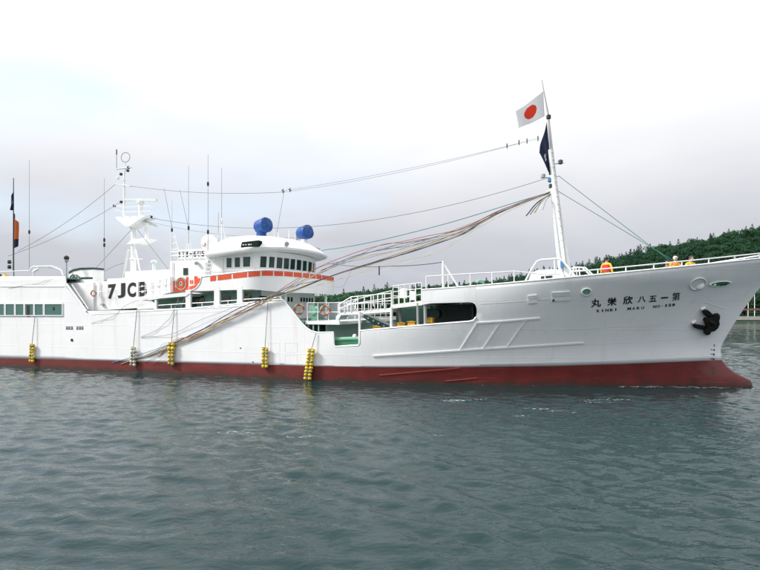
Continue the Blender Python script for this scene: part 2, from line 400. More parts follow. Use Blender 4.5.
# weld seams
for pix in ([(560, 306), (640, 300.5), (700, 295), (752, 290)], [(560, 330), (640, 325.5), (705, 320.5)], [(480, 304), (520, 301.5), (560, 298)], [(585, 345), (650, 341), (718, 336)], [(480, 364), (600, 361), (715, 356)], [(130, 316), (200, 312.5), (262, 309)]):
    hull_strip(pix, 0.022, 0.006, 'seam', 'weld_seam')
hull_strip([(380, 375), (420, 371.5), (460, 368)], 0.05, 0.03, 'red_line', 'bilge_bar', bottom)
hull_strip([(445, 381), (477, 378)], 0.04, 0.03, 'red_line', 'bilge_bar', bottom)
# cap rail along the plating's top edge (starboard and port)
for sgn in (-1, 1):
    a0 = S(66, 286, -BH).x; a1 = S(476, 300, -BH).x
    a2 = S(476.1, 306, -BH).x; seg = [(x, z) for x, z in TOP if a0 <= x <= a2 - 0.02]
    mb = MB(); mb.tube([(x, sgn * (hb(x, z) - 0.03), z) for x, z in seg], 0.055, 6)
    mb.build('cap_rail', 'white_clean', topsides, 50)
    fx = [XSPLIT + 0 for _ in ()]
    pts = []
    for i in range(60):
        x = a2 + .02 + (18.25 - a2) * i / 59; z = ztop(x); pts.append((x, sgn * (hb(x, z) - 0.02), z + 0.01))
    MB().tube(pts, 0.045, 6).build('cap_rail', 'white_clean', topsides, 50)

# ------------------------------------------------------------------ decks
def deck_poly(x0, x1, inset, zf, n=24):
    xsn = [x0 + (x1 - x0) * i / n for i in range(n + 1)]
    L = [(x, -max(0.02, hb(x, zf(x)) - inset)) for x in xsn]; Rr = [(x, -y) for x, y in reversed(L)]
    return L + Rr
XW0 = S(303, 320, -4.4).x; XW1 = S(476, 312, -BH).x; XFC = S(422, 290, -BH).x
zfd = lambda x: 4.15 + 0.022 * (x - 2)
mb = MB(); mb.prism_z(deck_poly(XFC + 0.02, 17.4, 0.10, zfd, 30), lambda x: zfd(x) - 0.08, zfd); fdeck = mb.build('forecastle_deck', 'deck_green', ship)
mb = MB(); mb.prism_z(deck_poly(-6.2, 9, 0.10, lambda x: 1.7), 1.6, 1.7); mb.build('well_deck', 'deck_green', ship)
zpd = lambda x: 3.02 + 0.006 * (x + 6)
mb = MB(); mb.prism_z(deck_poly(-35.9, XW0 + 0.1, 0.10, zpd), lambda x: zpd(x) - 0.1, zpd); mb.build('main_deck', 'deck_green', ship)
mb = MB(); mb.prism_z(deck_poly(-35.9, S(65, 280, -BH).x, 0.08, lambda x: 5.2), zst - .24, zst - .16); mb.build('after_deck', 'deck_green', ship)
# forward edge of the main deck reaches past the house front over the well
XDE = S(343, 320, -3.9).x
mb = MB(); mb.box((XW0 + 0.1, -4.35, 2.86), (XDE, 4.35, 3.02)); mb.build('deck_overhang', 'white', ship)
mb = MB(); mb.box((XW0 - 0.3, -4.45, 1.7), (XW0 - 0.2, 4.45, 2.88)); mb.box((XW0 + 0.9, -3.6, 1.7), (XW0 + 1.0, 3.6, 2.86)); bk = mb.build('well_bulkhead', 'pale_wall', ship)
for i in range(4):
    x = XW0 - 0.1 + 0.3 * i
    MB().box((x, -4.30, 1.7), (x + 0.05, -4.2, 2.86)).build('bulkhead_stiffener', 'wall_green', bk)
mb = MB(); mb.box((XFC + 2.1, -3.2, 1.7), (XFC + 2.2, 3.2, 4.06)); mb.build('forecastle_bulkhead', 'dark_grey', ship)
# plating strip above the side opening, each side
def strip_side(sgn):
    bot = [(422, 304.8), (431, 303.3), (469, 302.2), (472.5, 302.8), (474.8, 304.6), (475.9, 308), (476.02, 312)]
    B = [S(u, v, -BH) for u, v in bot]; mb = MB(); NV = 8; cols_ = []
    B2 = []
    for a, b in zip(B[:-1], B[1:]):
        m_ = max(1, int((b.x - a.x) / .4)); B2 += [a.lerp(b, k_ / m_) for k_ in range(m_)]
    B2.append(B[-1])
    tp = [(S(u, v, -BH).x, S(u, v, -BH).z) for u, v in ((422, 290), (440, 288.8), (476, 286))]
    for q in B2:
        zt = max(interp(tp, q.x), q.z + 0.05); zz = [q.z + (zt - q.z) * k_ / NV for k_ in range(NV + 1)]
        cols_.append([(q.x, sgn * hb(q.x, z), z) for z in zz] + [(q.x, sgn * (hb(q.x, z) - .06), z) for z in reversed(zz)])
    m_ = len(cols_[0]); vs = [p for c in cols_ for p in c]
    fs = [(c * m_ + k_, (c + 1) * m_ + k_, (c + 1) * m_ + (k_ + 1) % m_, c * m_ + (k_ + 1) % m_) for c in range(len(cols_) - 1) for k_ in range(m_)]
    fs += [tuple(range(m_)), tuple((len(cols_) - 1) * m_ + k_ for k_ in range(m_ - 1, -1, -1))]
    mb.add(vs, fs)
    q = S(422, 290, -BH)
    o = mb.build('forecastle_side', 'hull_white', ship, 40)
    mb = MB(); pts = [S(u, v, -BH) for u, v in ((422, 290), (440, 288.8), (476, 286))]
    mb.tube([(p.x, sgn * (hb(p.x, p.z) - .02), p.z + .01) for p in pts], 0.045, 6); mb.build('cap_rail', 'white_clean', o, 50)
strip_side(1); strip_side(-1)
mb = MB(); mb.box((XFC, -4.5, 3.88), (XFC + 0.08, 4.5, 4.56)); mb.build('forecastle_front', 'white', ship)

# ------------------------------------------------------------------ generic parts
def railing(parent, path, h, nposts=None, rails=(1.0, 0.5), r=0.022, posts=None, name='railing', m='white_clean'):
    """path: base points; top rail runs h above; each post is a sub-part"""
    path = [Vector(p) for p in path]
    hs = h if isinstance(h, (list, tuple)) else [h] * len(path)
    mb = MB()
    for k in rails: mb.tube([p + Vector((0, 0, a * k)) for p, a in zip(path, hs)], r, 6)
    o = mb.build(name, m, parent, 50)
    L = [0]
    for a, b in zip(path[:-1], path[1:]): L.append(L[-1] + (b - a).length)
    ts = posts if posts is not None else [L[-1] * i / (nposts - 1) for i in range(nposts)]
    for t in ts:
        x = [float(np.interp(t, L, [p[k] for p in path])) for k in range(3)]; hh = float(np.interp(t, L, hs))
        MB().tube([(x[0], x[1], x[2] - 0.02), (x[0], x[1], x[2] + hh)], r * 1.05, 6).build('rail_post', m, o, 50)
    return o
def text_mesh(body, size, bold=0.0, fx=1.0):
    c = bpy.data.curves.new('txt', 'FONT'); c.body = body; c.size = size; c.offset = bold; c.align_x = 'CENTER'; c.align_y = 'CENTER'
    c.resolution_u = 3
    o = bpy.data.objects.new('txt', c); COL.objects.link(o)
    dg = bpy.context.evaluated_depsgraph_get(); me = bpy.data.meshes.new_from_object(o.evaluated_get(dg))
    vs = [v.co.copy() for v in me.vertices]; fs = [tuple(p.vertices) for p in me.polygons]
    bpy.data.objects.remove(o); bpy.data.curves.remove(c); bpy.data.meshes.remove(me)
    if vs:
        cx = (max(v.x for v in vs) + min(v.x for v in vs)) / 2; cy = (max(v.y for v in vs) + min(v.y for v in vs)) / 2
        w = max(v.x for v in vs) - min(v.x for v in vs); h = max(v.y for v in vs) - min(v.y for v in vs)
        vs = [Vector(((v.x - cx) * fx, v.y - cy, 0)) for v in vs]
        return vs, fs, w * fx, h
    return [], [], 0, 0
def hull_text(body, u, v, wpx, hpx, parent, bold, slope=0.0, name='hull_letter'):
    """one character (or word) fitted to wpx x hpx photo pixels at (u,v) on the hull"""
    vs, fs, w, h = text_mesh(body, 0.5, bold)
    if not vs: return
    c = HP(u, v); a = HP(u - wpx / 2, v - slope * wpx / 2); b = HP(u + wpx / 2, v + slope * wpx / 2)
    t = HP(u, v - hpx / 2); d = HP(u, v + hpx / 2)
    sx = (b.x - a.x) / max(w, 1e-3); sz = (t.z - d.z) / max(h, 1e-3); sl = (b.z - a.z) / (b.x - a.x)
    lean = (t.x - d.x) / (t.z - d.z)
    mb = MB(); P = []
    for q in vs:
        x = c.x + q.x * sx + lean * q.y * sz * 0; z = c.z + q.y * sz + sl * q.x * sx
        P.append(on_hull(x, z, 0.014))
    mb.add(P, fs); return mb.build(name, 'black_paint', parent)
def plane_text(body, u, v, wpx, hpx, y, parent, bold, m='black_paint', name='letter', slope=0.0):
    vs, fs, w, h = text_mesh(body, 0.5, bold)
    if not vs: return
    c = S(u, v, y); a = S(u - wpx / 2, v - slope * wpx / 2, y); b = S(u + wpx / 2, v + slope * wpx / 2, y); t = S(u, v - hpx / 2, y); d = S(u, v + hpx / 2, y)
    sx = (b.x - a.x) / w; sz = (t.z - d.z) / h; sl = (b.z - a.z) / (b.x - a.x)
    return MB().add([(c.x + q.x * sx, y, c.z + q.y * sz + sl * q.x * sx) for q in vs], fs).build(name, m, parent)
def fbox(u0, v0, u1, v1, y0, y1, mb=None, m=0):          # box whose near face (plane y0) fills a pixel rectangle
    a = S(u0, v1, y0); b = S(u1, v1, y0); c = S(u1, v0, y0); d = S(u0, v0, y0)
    mb = mb or MB()
    zb_ = (a.z + b.z) / 2; zt_ = (c.z + d.z) / 2; xa = (a.x + d.x) / 2; xb = (b.x + c.x) / 2
    mb.box((xa, min(y0, y1), zb_), (xb, max(y0, y1), zt_), m); return mb
def quad_px(pts, y0, y1, mb=None, m=0):
    P = [S(u, v, y0) for u, v in pts]; mb = mb or MB()
    return mb.prism_y([(p.x, p.z) for p in P], y0, y1, m)

# ------------------------------------------------------------------ hull lettering and marks
for ch, u, v, w in (('丸', 596, 303, 10), ('栄', 612, 301.6, 9.5), ('欣', 628, 300.2, 9.5), ('八', 641.8, 299.4, 8), ('五', 653, 298.8, 7.5), ('一', 664.5, 297.8, 7), ('第', 676, 296.6, 8)):
    hull_text(ch, u, v, w, 8.4 if ch not in '一八五' else (1.5 if ch == '一' else (6 if ch == '八' else 6.2)), topsides, 0.006 if ch == '第' else 0.013, -0.08)
def spaced(word, u0, v0, u1, v1, h):
    n = len(word)
    for i, ch in enumerate(word):
        k = (i + 0.5) / n
        hull_text(ch, u0 + (u1 - u0) * k, v0 + (v1 - v0) * k, {'I': 1.2, '1': 1.5, '.': 0.9, 'M': 3.6, 'N': 3.2}.get(ch, 2.9), h if ch != '.' else 0.8, topsides, 0.018, -0.08)
spaced('KINEI', 596, 311, 618, 309.4, 2.7); spaced('MARU', 627, 308.8, 645, 307.6, 2.7); spaced('NO.158', 653, 306.8, 675.5, 304.6, 2.7)
for i, t in enumerate(('2', '4', '8', '6', '4', '2', '8')):      # draught figures at the stem
    hull_text(t, 714.2 - 0.2 * i, 345.2 + 4.6 * i, 1.8, 2.2, topsides, 0.02)
for i in range(4): hull_text('-', 711.6, 349.5 + 4.6 * i, 1.5, 0.8, topsides, 0.02)
for i in range(6):                            # two groups of small marks, too worn to read
    u_ = 66.0 + 2.5 * i + (3.0 if i > 2 else 0)
    for dv, w_ in ((-1.1, 2.0), (0.1, 1.6 if i % 2 else 2.0), (1.2, 2.0)): hull_strip([(u_, 328 + dv), (u_ + w_, 328 + dv)], 0.045, 0.01, 'black_paint', 'worn_mark', n=2)
q = HP(72, 340); MB().lathe([(0.09, -0.03), (0.09, 0.03), (0.06, 0.04)], on_hull(q.x, q.z, 0), (0, -1, 0), 10).build('side_scupper', 'black', topsides)
# four doubler squares low on the side, one small pair near the notch
for (u0, v0, u1, v1) in ((268, 342.6, 279.6, 352.2), (285, 342.6, 297, 352.2), (268, 353.6, 279.6, 364.2), (285, 354.6, 297, 364.2)):
    hull_strip([(u0, v0), (u1, v0 + 0.2), (u1, v1), (u0, v1), (u0, v0)], 0.02, 0.006, 'seam', 'doubler_outline', n=3)
for u, v in ((240.5, 348), (253, 362)):
    q = HP(u, v); MB().lathe([(0.035, -0.02), (0.035, 0.02)], on_hull(q.x, q.z, 0), (0, -1, 0), 8).build('drain_hole', 'black', topsides)

# fairleads and hawse openings in the bow plating
def oval_px(u, v, rw, rh, rim, tilt, name, inner, rimm='white_clean', dish=False):
    c = HP(u, v); k = 26.0 / FPX * 0.985
    def pt(a, f, off):
        x = c.x + math.cos(a) * rw * f * k / math.cos(TH) * 0.93; z = c.z + math.sin(a) * rh * f * k
        x2 = x - (0) ; z2 = z + tilt * (x - c.x)
        return on_hull(x2, z2, off)
    n = 22; mb = MB(); A = [2 * math.pi * i / n for i in range(n)]
    rings = [(1 + rim, 0.0), (1 + rim, 0.045), (1 + rim * .5, 0.075), (1.0, 0.06), (0.93, 0.015)]
    vs = [pt(a, f, o) for f, o in rings for a in A]
    fs = [(r_ * n + i, r_ * n + (i + 1) % n, (r_ + 1) * n + (i + 1) % n, (r_ + 1) * n + i) for r_ in range(len(rings) - 1) for i in range(n)]
    mb.add(vs, fs); o = mb.build(name, rimm, topsides, 60)
    m2 = MB(); m2.add([pt(a, 0.95, 0.012) for a in A] + [on_hull(c.x, c.z, 0.012 if not dish else 0.03)], [(i, (i + 1) % n, n) for i in range(n)])
    m2.build('hawse_opening', inner, o, 60)
    return o, c
oval_px(698, 284.2, 7.0, 5.0, 0.16, 0.12, 'hawse_pipe', 'white_clean')
q = HP(699.5, 285.3); MB().ball(on_hull(q.x, q.z, -0.02), 0.2, 12, sq=0.35, axis=(0, -1, 0)).build('hawse_plug', 'white_clean', topsides, 60)
o, c = oval_px(586.5, 292.2, 3.9, 2.9, 0.3, 0.05, 'fairlead', 'mint')
o, c = oval_px(720.5, 284.2, 9.6, 2.0, 0.22, 0.09, 'fairlead', 'machine_green')
for k, du in enumerate((-6, 1.5, 5)):
    q = HP(720.5 + du, 284.3 - du * 0.06); MB().ball(on_hull(q.x, q.z, 0.02), 0.07, 8, sq=0.5, axis=(0, -1, 0)).build('roller', 'dark_green' if k else 'white_clean', o, 60)
for (u0, v0, u1, v1) in ((528, 295.0, 537, 303.6), (552, 291.8, 570, 301.2)):
    for i in range(2):
        va = v0 + (v1 - v0) * i / 2; h_ = (v1 - v0) / 2 - 0.7
        hull_strip([(u0, va + h_ / 2 + 0.9), (u1, va + h_ / 2)], h_ * 0.045, 0.05, 'pale_wall' if i == 0 else 'white', 'fairlead_plate', n=8)
q = HP(553.5, 300.2); MB().ball(on_hull(q.x, q.z, 0.04), 0.06, 8).build('fairlead_hole', 'black', topsides)

# anchor housed against its doubler plate
hull_strip([(688, 326.5), (693, 318.5), (703, 302.6), (705.5, 302.2), (725.5, 309.3)], 0.03, 0.012, 'white_clean', 'anchor_bolster', n=8)
def anchor_pt(u, v, off): p = HP(u, v); return Vector(on_hull(p.x, p.z, off))
anchor = empty('anchor', W(anchor_pt(711, 321, 0)), -TH)
tag(anchor, 'black stockless anchor housed in its pocket on the white bow', 'anchor')
A0 = anchor_pt(711, 321, 0)
def arel(u, v, off): return anchor_pt(u, v, off) - A0
def slab_on_hull(name, pix, off0, off1, bev=.8):
    n = len(pix); cu = sum(p[0] for p in pix) / n; cv = sum(p[1] for p in pix) / n
    ins = [(cu + (u - cu) * bev, cv + (v - cv) * bev) for u, v in pix]
    vs = [arel(u, v, off0) for u, v in pix] + [arel(u, v, off1 - .09) for u, v in pix] + [arel(u, v, off1) for u, v in ins]
    fs = [tuple(range(n - 1, -1, -1)), tuple(range(2 * n, 3 * n))] + [(r_ * n + i_, r_ * n + (i_ + 1) % n, (r_ + 1) * n + (i_ + 1) % n, (r_ + 1) * n + i_) for r_ in range(2) for i_ in range(n)]
    return MB().add(vs, fs).build(name, 'iron', anchor, 30)
slab_on_hull('fluke', [(701.6, 311.2), (703, 309.4), (706.4, 309.6), (709, 311.4), (713, 315.6), (711.5, 318.8), (708, 317.6), (703.5, 314.4)], -.03, .26, .7)
slab_on_hull('fluke', [(692, 324.4), (693.6, 323.6), (699, 324.4), (705.6, 326), (707.2, 328.6), (704.5, 330.2), (698, 328.9), (694, 327.6)], -.03, .26, .7)
slab_on_hull('crown', [(704.3, 321), (706, 318.4), (709.4, 317.2), (711.6, 316.4), (713.6, 313.6), (716.4, 313), (718.6, 315.2), (718.6, 318.4), (717.8, 321), (718.4, 324), (716.8, 328), (713.4, 331), (709.6, 331.6), (708.4, 334.4), (706, 335), (703.4, 332.6), (703.2, 329.8), (705.6, 326.8), (704.4, 324)], -.02, .38, .86)
mb = MB(); mb.tube([arel(712, 324, 0.40), arel(708, 321, 0.34), arel(704.5, 319, 0.0)], 0.10, 10); mb.build('shank', 'iron', anchor, 60)
for u, v in ((702.8, 308.7), (693.4, 322.3)):
    p0 = arel(u - 1.6, v + 1.0, 0.03); p1 = arel(u + 2.2, v - 1.2, 0.03)
    MB().tube([p0, p1], 0.07, 8).build('chafing_pad', 'white_clean', anchor, 60)

# ------------------------------------------------------------------ after side gallery windows
yw = -BH - 0.012
gal = fbox(-160, 302.4, 63.2, 316.4, -BH - 0.004, -BH + 0.02).build('window_strip', 'pale_wall', ship)
edges = [(-60, -50), (-48.5, -40), (-38, -30), (-28.5, -19), (-17.5, -9), (-7.5, 4.6), (6.2, 14.6), (16.2, 24.0), (25.6, 33.8), (35.2, 43.4), (45.2, 62.4)]
for k, (a, b) in enumerate(edges):
    o = fbox(a, 304.0, b, 315.4, -BH - 0.02, -BH).build('gallery_window', 'glass_pale', gal)
    mb = MB(); p = S(a - 0.6, 303.4, yw); q = S(b + 0.6, 316, yw)
    for (x0, z0, x1, z1) in ((p.x, p.z - .05, q.x, p.z), (p.x, q.z, q.x, q.z + .05), (p.x, q.z + .05, p.x + .05, p.z - .05), (q.x - .05, q.z + .05, q.x, p.z - .05)):
        mb.box((x0, -BH - 0.055, z0), (x1, -BH - 0.003, z1))
    mb.build('window_frame', 'white_clean', gal)
p = S(54, 308, -BH); MB().box((p.x - .07, -BH - .035, p.z - .14), (p.x + .07, -BH - .022, p.z + .06)).build('window_latch', 'black', gal)
q = S(28.5, 310, -BH); MB().box((q.x - .11, -BH - .03, q.z - .42), (q.x + .12, -BH - .022, q.z + .28)).build('window_shade', 'black', gal)
hull_strip([(0, 286.4), (64, 286.4)], 0.05, 0.03, 'white_clean', 'rubbing_bar')
hull_strip([(92, 314.4), (180, 309.8), (262, 305)], 0.035, 0.012, 'seam', 'weld_seam')

# ------------------------------------------------------------------ promenade: wall with openings, inner house
hull_edge = lambda u: float(np.interp(u, [a for a, _ in side], [b for _, b in side]))
prom = MB()
xh0 = S(152, 300, -3.3).x
house = MB(); XLF = S(261, 300, -3.35).x
house.box((S(138, 300, -3.3).x, -3.3, 3.02), (XLF, 3.3, 4.72))
lower = house.build('lower_deckhouse', 'wall_green', ship)
MB().box((XLF, -3.32, 3.03), (XLF + 0.04, 3.32, 4.70)).build('front_wall', 'white', lower)
# slot windows on the front wall
def y_on(u, x):                               # where the line of sight through column u meets the ship plane x = const
    lo_, hi_ = -BH, BH
    for _ in range(40):
        m_ = (lo_ + hi_) / 2
        if S(u, 300, m_).x > x: lo_, hi_ = (m_, hi_)
        else: lo_, hi_ = (lo_, m_)
    return (lo_ + hi_) / 2
for y in [y_on(u_, XLF) for u_ in (284.6, 287.8, 291, 300.6, 303.4, 306.2, 309, 311.6)]:
    MB().box((XLF + 0.03, y - 0.11, 4.08), (XLF + 0.06, y + 0.11, 4.36)).build('slot_window', 'glass', lower)
for u, hw in ((200, 4), (226, 4), (262, 4)):
    fbox(u - hw, 296, u + hw, 303, -3.34, -3.28).build('slot_window', 'glass', lower)
fbox(191.5, 296.5, 196, 318, -3.35, -3.28).build('door', 'dark_green', lower)
# outer pillars and header
def pillar(u0, u1, vt, name='pillar'):
    quad_px([(u0, vt), (u1, vt), (u1, hull_edge(u1) + 0.3), (u0, hull_edge(u0) + 0.3)], -BH + 0.05, -BH + 0.18).build(name, 'white', ship)
pillar(185.5, 190.5, 290); pillar(214, 219.4, 287); pillar(237, 242, 286)
pillar(154.5, 156.5, 297)
for seg in ([(190.3, 303.4), (214.2, 302.0)], [(219.2, 301.5), (237.2, 300.2)], [(157, 305.5), (186, 303.5)], [(241.8, 299.6), (281, 297)]):
    a = S(*seg[0], -BH + 0.12); b = S(*seg[1], -BH + 0.12); base = [Vector((p.x, p.y, ztop(p.x))) for p in (a, b)]
    railing(ship, base, [a.z - base[0].z, b.z - base[1].z], 3, rails=(1.0,), r=0.025)

# ------------------------------------------------------------------ bridge deck with orange banded bulwark
def zband(x): return 5.72 + 0.082 * min(0, x + 6.6)
def outline(yh, xa, xf, bulge, r, n=10, ns=12):         # starboard aft -> front -> port aft
    P = []
    for i in range(ns): P.append((xa + (xf - r - xa) * i / ns, -yh))
    def fx(y): return xf + bulge * (1 - (y / yh) ** 2)
    for i in range(n + 1):
        a = -math.pi / 2 + math.pi / 2 * i / n
        yc = -yh + r
        y = yc + r * math.sin(a); P.append((xf - r + r * math.cos(a) + bulge * (1 - (y / yh) ** 2) * (i / n), y))
    for i in range(1, 2 * n): y = (-yh + r) + (2 * yh - 2 * r) * i / (2 * n); P.append((fx(y), y))
    P += [(x, -y) for x, y in reversed(P[:ns + n + 1])]
    return P
XB0 = S(189, 291, -BH).x
bo = outline(BH - 0.06, XB0, -6.35, 0.85, 1.3)
def wall_from(outl, zt, zb, th, name, m, parent, cap=True):
    n = len(outl); vs = []
    for i, (x, y) in enumerate(outl):
        a = outl[max(0, i - 1)]; b = outl[min(n - 1, i + 1)]; tx, ty = b[0] - a[0], b[1] - a[1]; l = math.hypot(tx, ty)
        nx, ny = ty / l * th, -tx / l * th
        vs += [(x, y, zb(x, y)), (x, y, zt(x, y)), (x - nx, y - ny, zt(x, y)), (x - nx, y - ny, zb(x, y))]
    fs = [(0, 1, 2, 3), tuple(4 * (n - 1) + k for k in (3, 2, 1, 0))]
    for i in range(n - 1):
        for k in range(4): fs.append((4 * i + k, 4 * i + (k + 1) % 4, 4 * i + 4 + (k + 1) % 4, 4 * i + 4 + k))
    return MB().add(vs, fs).build(name, m, parent, 35)
xcv0, xcv1 = S(189, 291, -BH).x, S(201, 278, -BH).x
def zb_b(x, y):                                          # lower edge of the bulwark
    return 4.66 + 0.015 * (x + 9) - 0.16 * min(1, max(0, (x + 7.2) / 1.3))
def zt_b(x, y):
    t = (x - xcv0) / (xcv1 - xcv0)
    if t < 1: return zb_b(x, y) + 0.03 + (zband(xcv1) - zb_b(xcv1, y)) * max(0, 1 - math.sqrt(max(0, 1 - max(0, t) ** 2)))
    return zband(x)
bo_f = [(XB0 + (xcv1 - XB0) * i / 10, -(BH - 0.06)) for i in range(11)] + [p for p in bo if p[1] < 0 and p[0] > xcv1 + .05 or p[1] >= 0 and p[0] > xcv1 + .05]
bo_f += [(XB0 + (xcv1 - XB0) * i / 10, (BH - 0.06)) for i in range(10, -1, -1)]
bulw = wall_from(bo_f, zt_b, zb_b, 0.07, 'bridge_bulwark', 'white', ship)
# bridge deck plate
dp = [(x, y * 0.985) for x, y in bo_f]
MB().prism_z([(x, y) for x, y in dp], lambda x: 4.66 + 0.05 * (x + 9), lambda x: 4.74 + 0.05 * (x + 9)).build('bridge_deck', 'pale_wall', ship)
# orange panels between white ribs, just proud of the bulwark
L = [0]
for a, b in zip(bo_f[:-1], bo_f[1:]): L.append(L[-1] + math.hypot(b[0] - a[0], b[1] - a[1]))
def along(s):
    i = max(0, min(len(L) - 2, int(np.searchsorted(L, s)) - 1)); t = (s - L[i]) / max(1e-6, L[i + 1] - L[i])
    a, b = bo_f[i], bo_f[i + 1]; tx, ty = b[0] - a[0], b[1] - a[1]; l = math.hypot(tx, ty) or 1
    return a[0] + tx * t, a[1] + ty * t, ty / l, -tx / l
def proj(p):
    w = W(p); return 380 + FPX * w.x / w.y, HOR - FPX * (w.z - HC) / w.y
band_u = [(210.4, 216), (217.8, 231.4), (233, 247), (248.3, 260.2), (261.7, 273), (274.2, 283), (284.2, 292.8), (293.8, 301.6), (303, 309), (310, 315.6), (316.4, 321.5), (322.2, 326), (326.5, 329)]
ss = np.linspace(0, L[-1] * 0.97, 1500); us = []
for s_ in ss:
    x, y, nx, ny = along(s_); us.append(proj((x, y, zband(x)))[0])
kmax = int(np.argmax(us))
def s_at(u): return float(np.interp(u, us[:kmax], ss[:kmax]))
def band_panel(s0, s1):
    n = 6; vs = []
    for i in range(n + 1):
        x, y, nx, ny = along(s0 + (s1 - s0) * i / n)
        for off, dz in ((-0.01, -0.04), (0.016, -0.04), (0.016, -0.29), (-0.01, -0.29)): vs.append((x + nx * off, y + ny * off, zband(x) + dz))
    fs = [(0, 1, 2, 3), tuple(4 * n + k for k in (3, 2, 1, 0))]
    for i in range(n):
        for k in range(4): fs.append((4 * i + k, 4 * i + (k + 1) % 4, 4 * i + 4 + (k + 1) % 4, 4 * i + 4 + k))
    MB().add(vs, fs).build('orange_panel', 'orange', bulw, 35)
last = 0
for a, b in band_u:
    if b < us[kmax]: s0, s1 = s_at(a), s_at(b); band_panel(s0, s1); last = s1
while last + 0.9 < L[-1] * 0.9: band_panel(last + 0.08, last + 0.85); last += 0.85
mb = MB(); mb.tube([(x, y, zt_b(x, y) + 0.01) for x, y in bo_f], 0.035, 6); mb.build('cap_rail', 'white_clean', bulw, 50)
# support posts under the forward overhang
for (x, y) in ((-5.9, 1.9), (-6.3, -2.6)):
    MB().tube([(x, y, 3.0), (x, y, 4.8)], 0.09, 10).build('deck_support', 'white', ship, 50)
# front of the enclosed gallery: dim recess wall
# ------------------------------------------------------------------ wheelhouse
YWH = 3.5; XA = S(207, 262, -YWH).x
wo = outline(YWH, XA, -7.45, 0.80, 0.7)
wall = MB(); zf0, zf1 = 4.74, 6.86
def lean(x, y, k):                                       # upper edge leans forward a little at the front
    return (x + (0.14 * k if x > -8.4 else 0), y)
n = len(wo)
vs = [(*lean(x, y, 0), zf0 - 0.1) for x, y in wo] + [(*lean(x, y, 1), zf1) for x, y in wo]
wall.add(vs, [(i, (i + 1) % n, (i + 1) % n + n, i + n) for i in range(n)] + [tuple(range(n - 1, -1, -1)), tuple(range(n, 2 * n))])
wheel = wall.build('wheelhouse', 'white', ship, 35)
tag(wheel, 'white wheelhouse with a curved row of dark windows')
LW = [0]
for a, b in zip(wo[:-1], wo[1:]): LW.append(LW[-1] + math.hypot(b[0] - a[0], b[1] - a[1]))
def alongw(s):
    i = max(0, min(len(LW) - 2, int(np.searchsorted(LW, s)) - 1)); t = (s - LW[i]) / max(1e-6, LW[i + 1] - LW[i])
    a, b = wo[i], wo[i + 1]; tx, ty = b[0] - a[0], b[1] - a[1]; l = math.hypot(tx, ty) or 1
    return a[0] + tx * t, a[1] + ty * t, ty / l, -tx / l
sw = np.linspace(0, LW[-1], 2500); uw = [proj((*alongw(s_)[:2], 6.25))[0] for s_ in sw]; kw = int(np.argmax(uw))
def sw_at(u): return float(np.interp(u, uw[:kw], sw[:kw]))
def bridge_window(s0, s1, z0, z1):
    n = 3
    def slab(sa, sb, za, zb, o0, o1, name, m, par):
        vs = []
        for i in range(n + 1):
            x, y, nx, ny = alongw(sa + (sb - sa) * i / n)
            for z, o_ in ((za, o0), (zb, o0), (zb, o1), (za, o1)):
                xx, yy = lean(x, y, (z - zf0) / (zf1 - zf0)); vs.append((xx + nx * o_, yy + ny * o_, z))
        fs = [(0, 1, 2, 3), tuple(4 * n + k for k in (3, 2, 1, 0))]
        for i in range(n):
            for k in range(4): fs.append((4 * i + k, 4 * i + (k + 1) % 4, 4 * i + 4 + (k + 1) % 4, 4 * i + 4 + k))
        return (vs, fs)
    w = MB(); w.add(*slab(s0, s1, z0, z1, -0.02, 0.012, '', '', None)); o = w.build('window', 'glass', wheel)
    f = MB(); t = 0.035
    for a, b, c, d in ((s0 - t, s1 + t, z1, z1 + t), (s0 - t, s1 + t, z0 - t, z0), (s0 - t, s0, z0, z1), (s1, s1 + t, z0, z1)): f.add(*slab(a, b, c, d, -0.02, 0.04, '', '', None))
    f.build('window_frame', 'white_clean', wheel)
for a, b in ((226.8, 232), (235, 240.4), (243.3, 249)): bridge_window(sw_at(a), sw_at(b), 5.96 + 0.02 * (a - 226) / 20, 6.50 + 0.04 * (a - 226) / 20)
fr = [(258.6, 264.8), (267.3, 272.6), (274.6, 280.5), (281.8, 287.2), (288.3, 293.2), (294.6, 299.4), (300.7, 304.9), (306.2, 310), (310.9, 314.2), (315.1, 317.6)]
lastw = 0
for a, b in fr:
    if b < uw[kw] - 0.2: s0, s1 = sw_at(a), sw_at(b); bridge_window(s0, s1, 5.95, 6.56); lastw = s1
mid = LW[-1] / 2
while lastw + 0.75 < LW[-1] - (sw_at(258.6)) + 0.3: bridge_window(lastw + 0.2, lastw + 0.68, 5.95, 6.56); lastw += 0.68
for a, b in ((226.8, 232), (235, 240.4), (243.3, 249)): bridge_window(LW[-1] - sw_at(b), LW[-1] - sw_at(a), 5.96, 6.52)
pts = []                                                  # grab rail below the windows
for i in range(60):
    x, y, nx, ny = alongw(LW[-1] * (.02 + .96 * i / 59)); pts.append((x + nx * .07, y + ny * .07, 5.82))
MB().tube(pts, .016, 6).build('grab_rail', 'white_clean', wheel, 50)
for u in (253.5, 223):
    s_ = sw_at(u); x, y, nx, ny = alongw(s_); MB().tube([(x + nx * .05, y + ny * .05, 4.8), (x + nx * .05, y + ny * .05, 6.8)], .03, 8).build('drain_pipe', 'white_clean', wheel, 50)
for a, b in fr[1:8:2]:                                    # wipers
    s_ = (sw_at(a) + sw_at(b)) / 2; x, y, nx, ny = alongw(s_); MB().tube([(x + nx * .06 + .06, y + ny * .06, 6.60), (x + nx * .05 + .04, y + ny * .05 + .06, 6.22)], .012, 5).build('wiper', 'black', wheel)
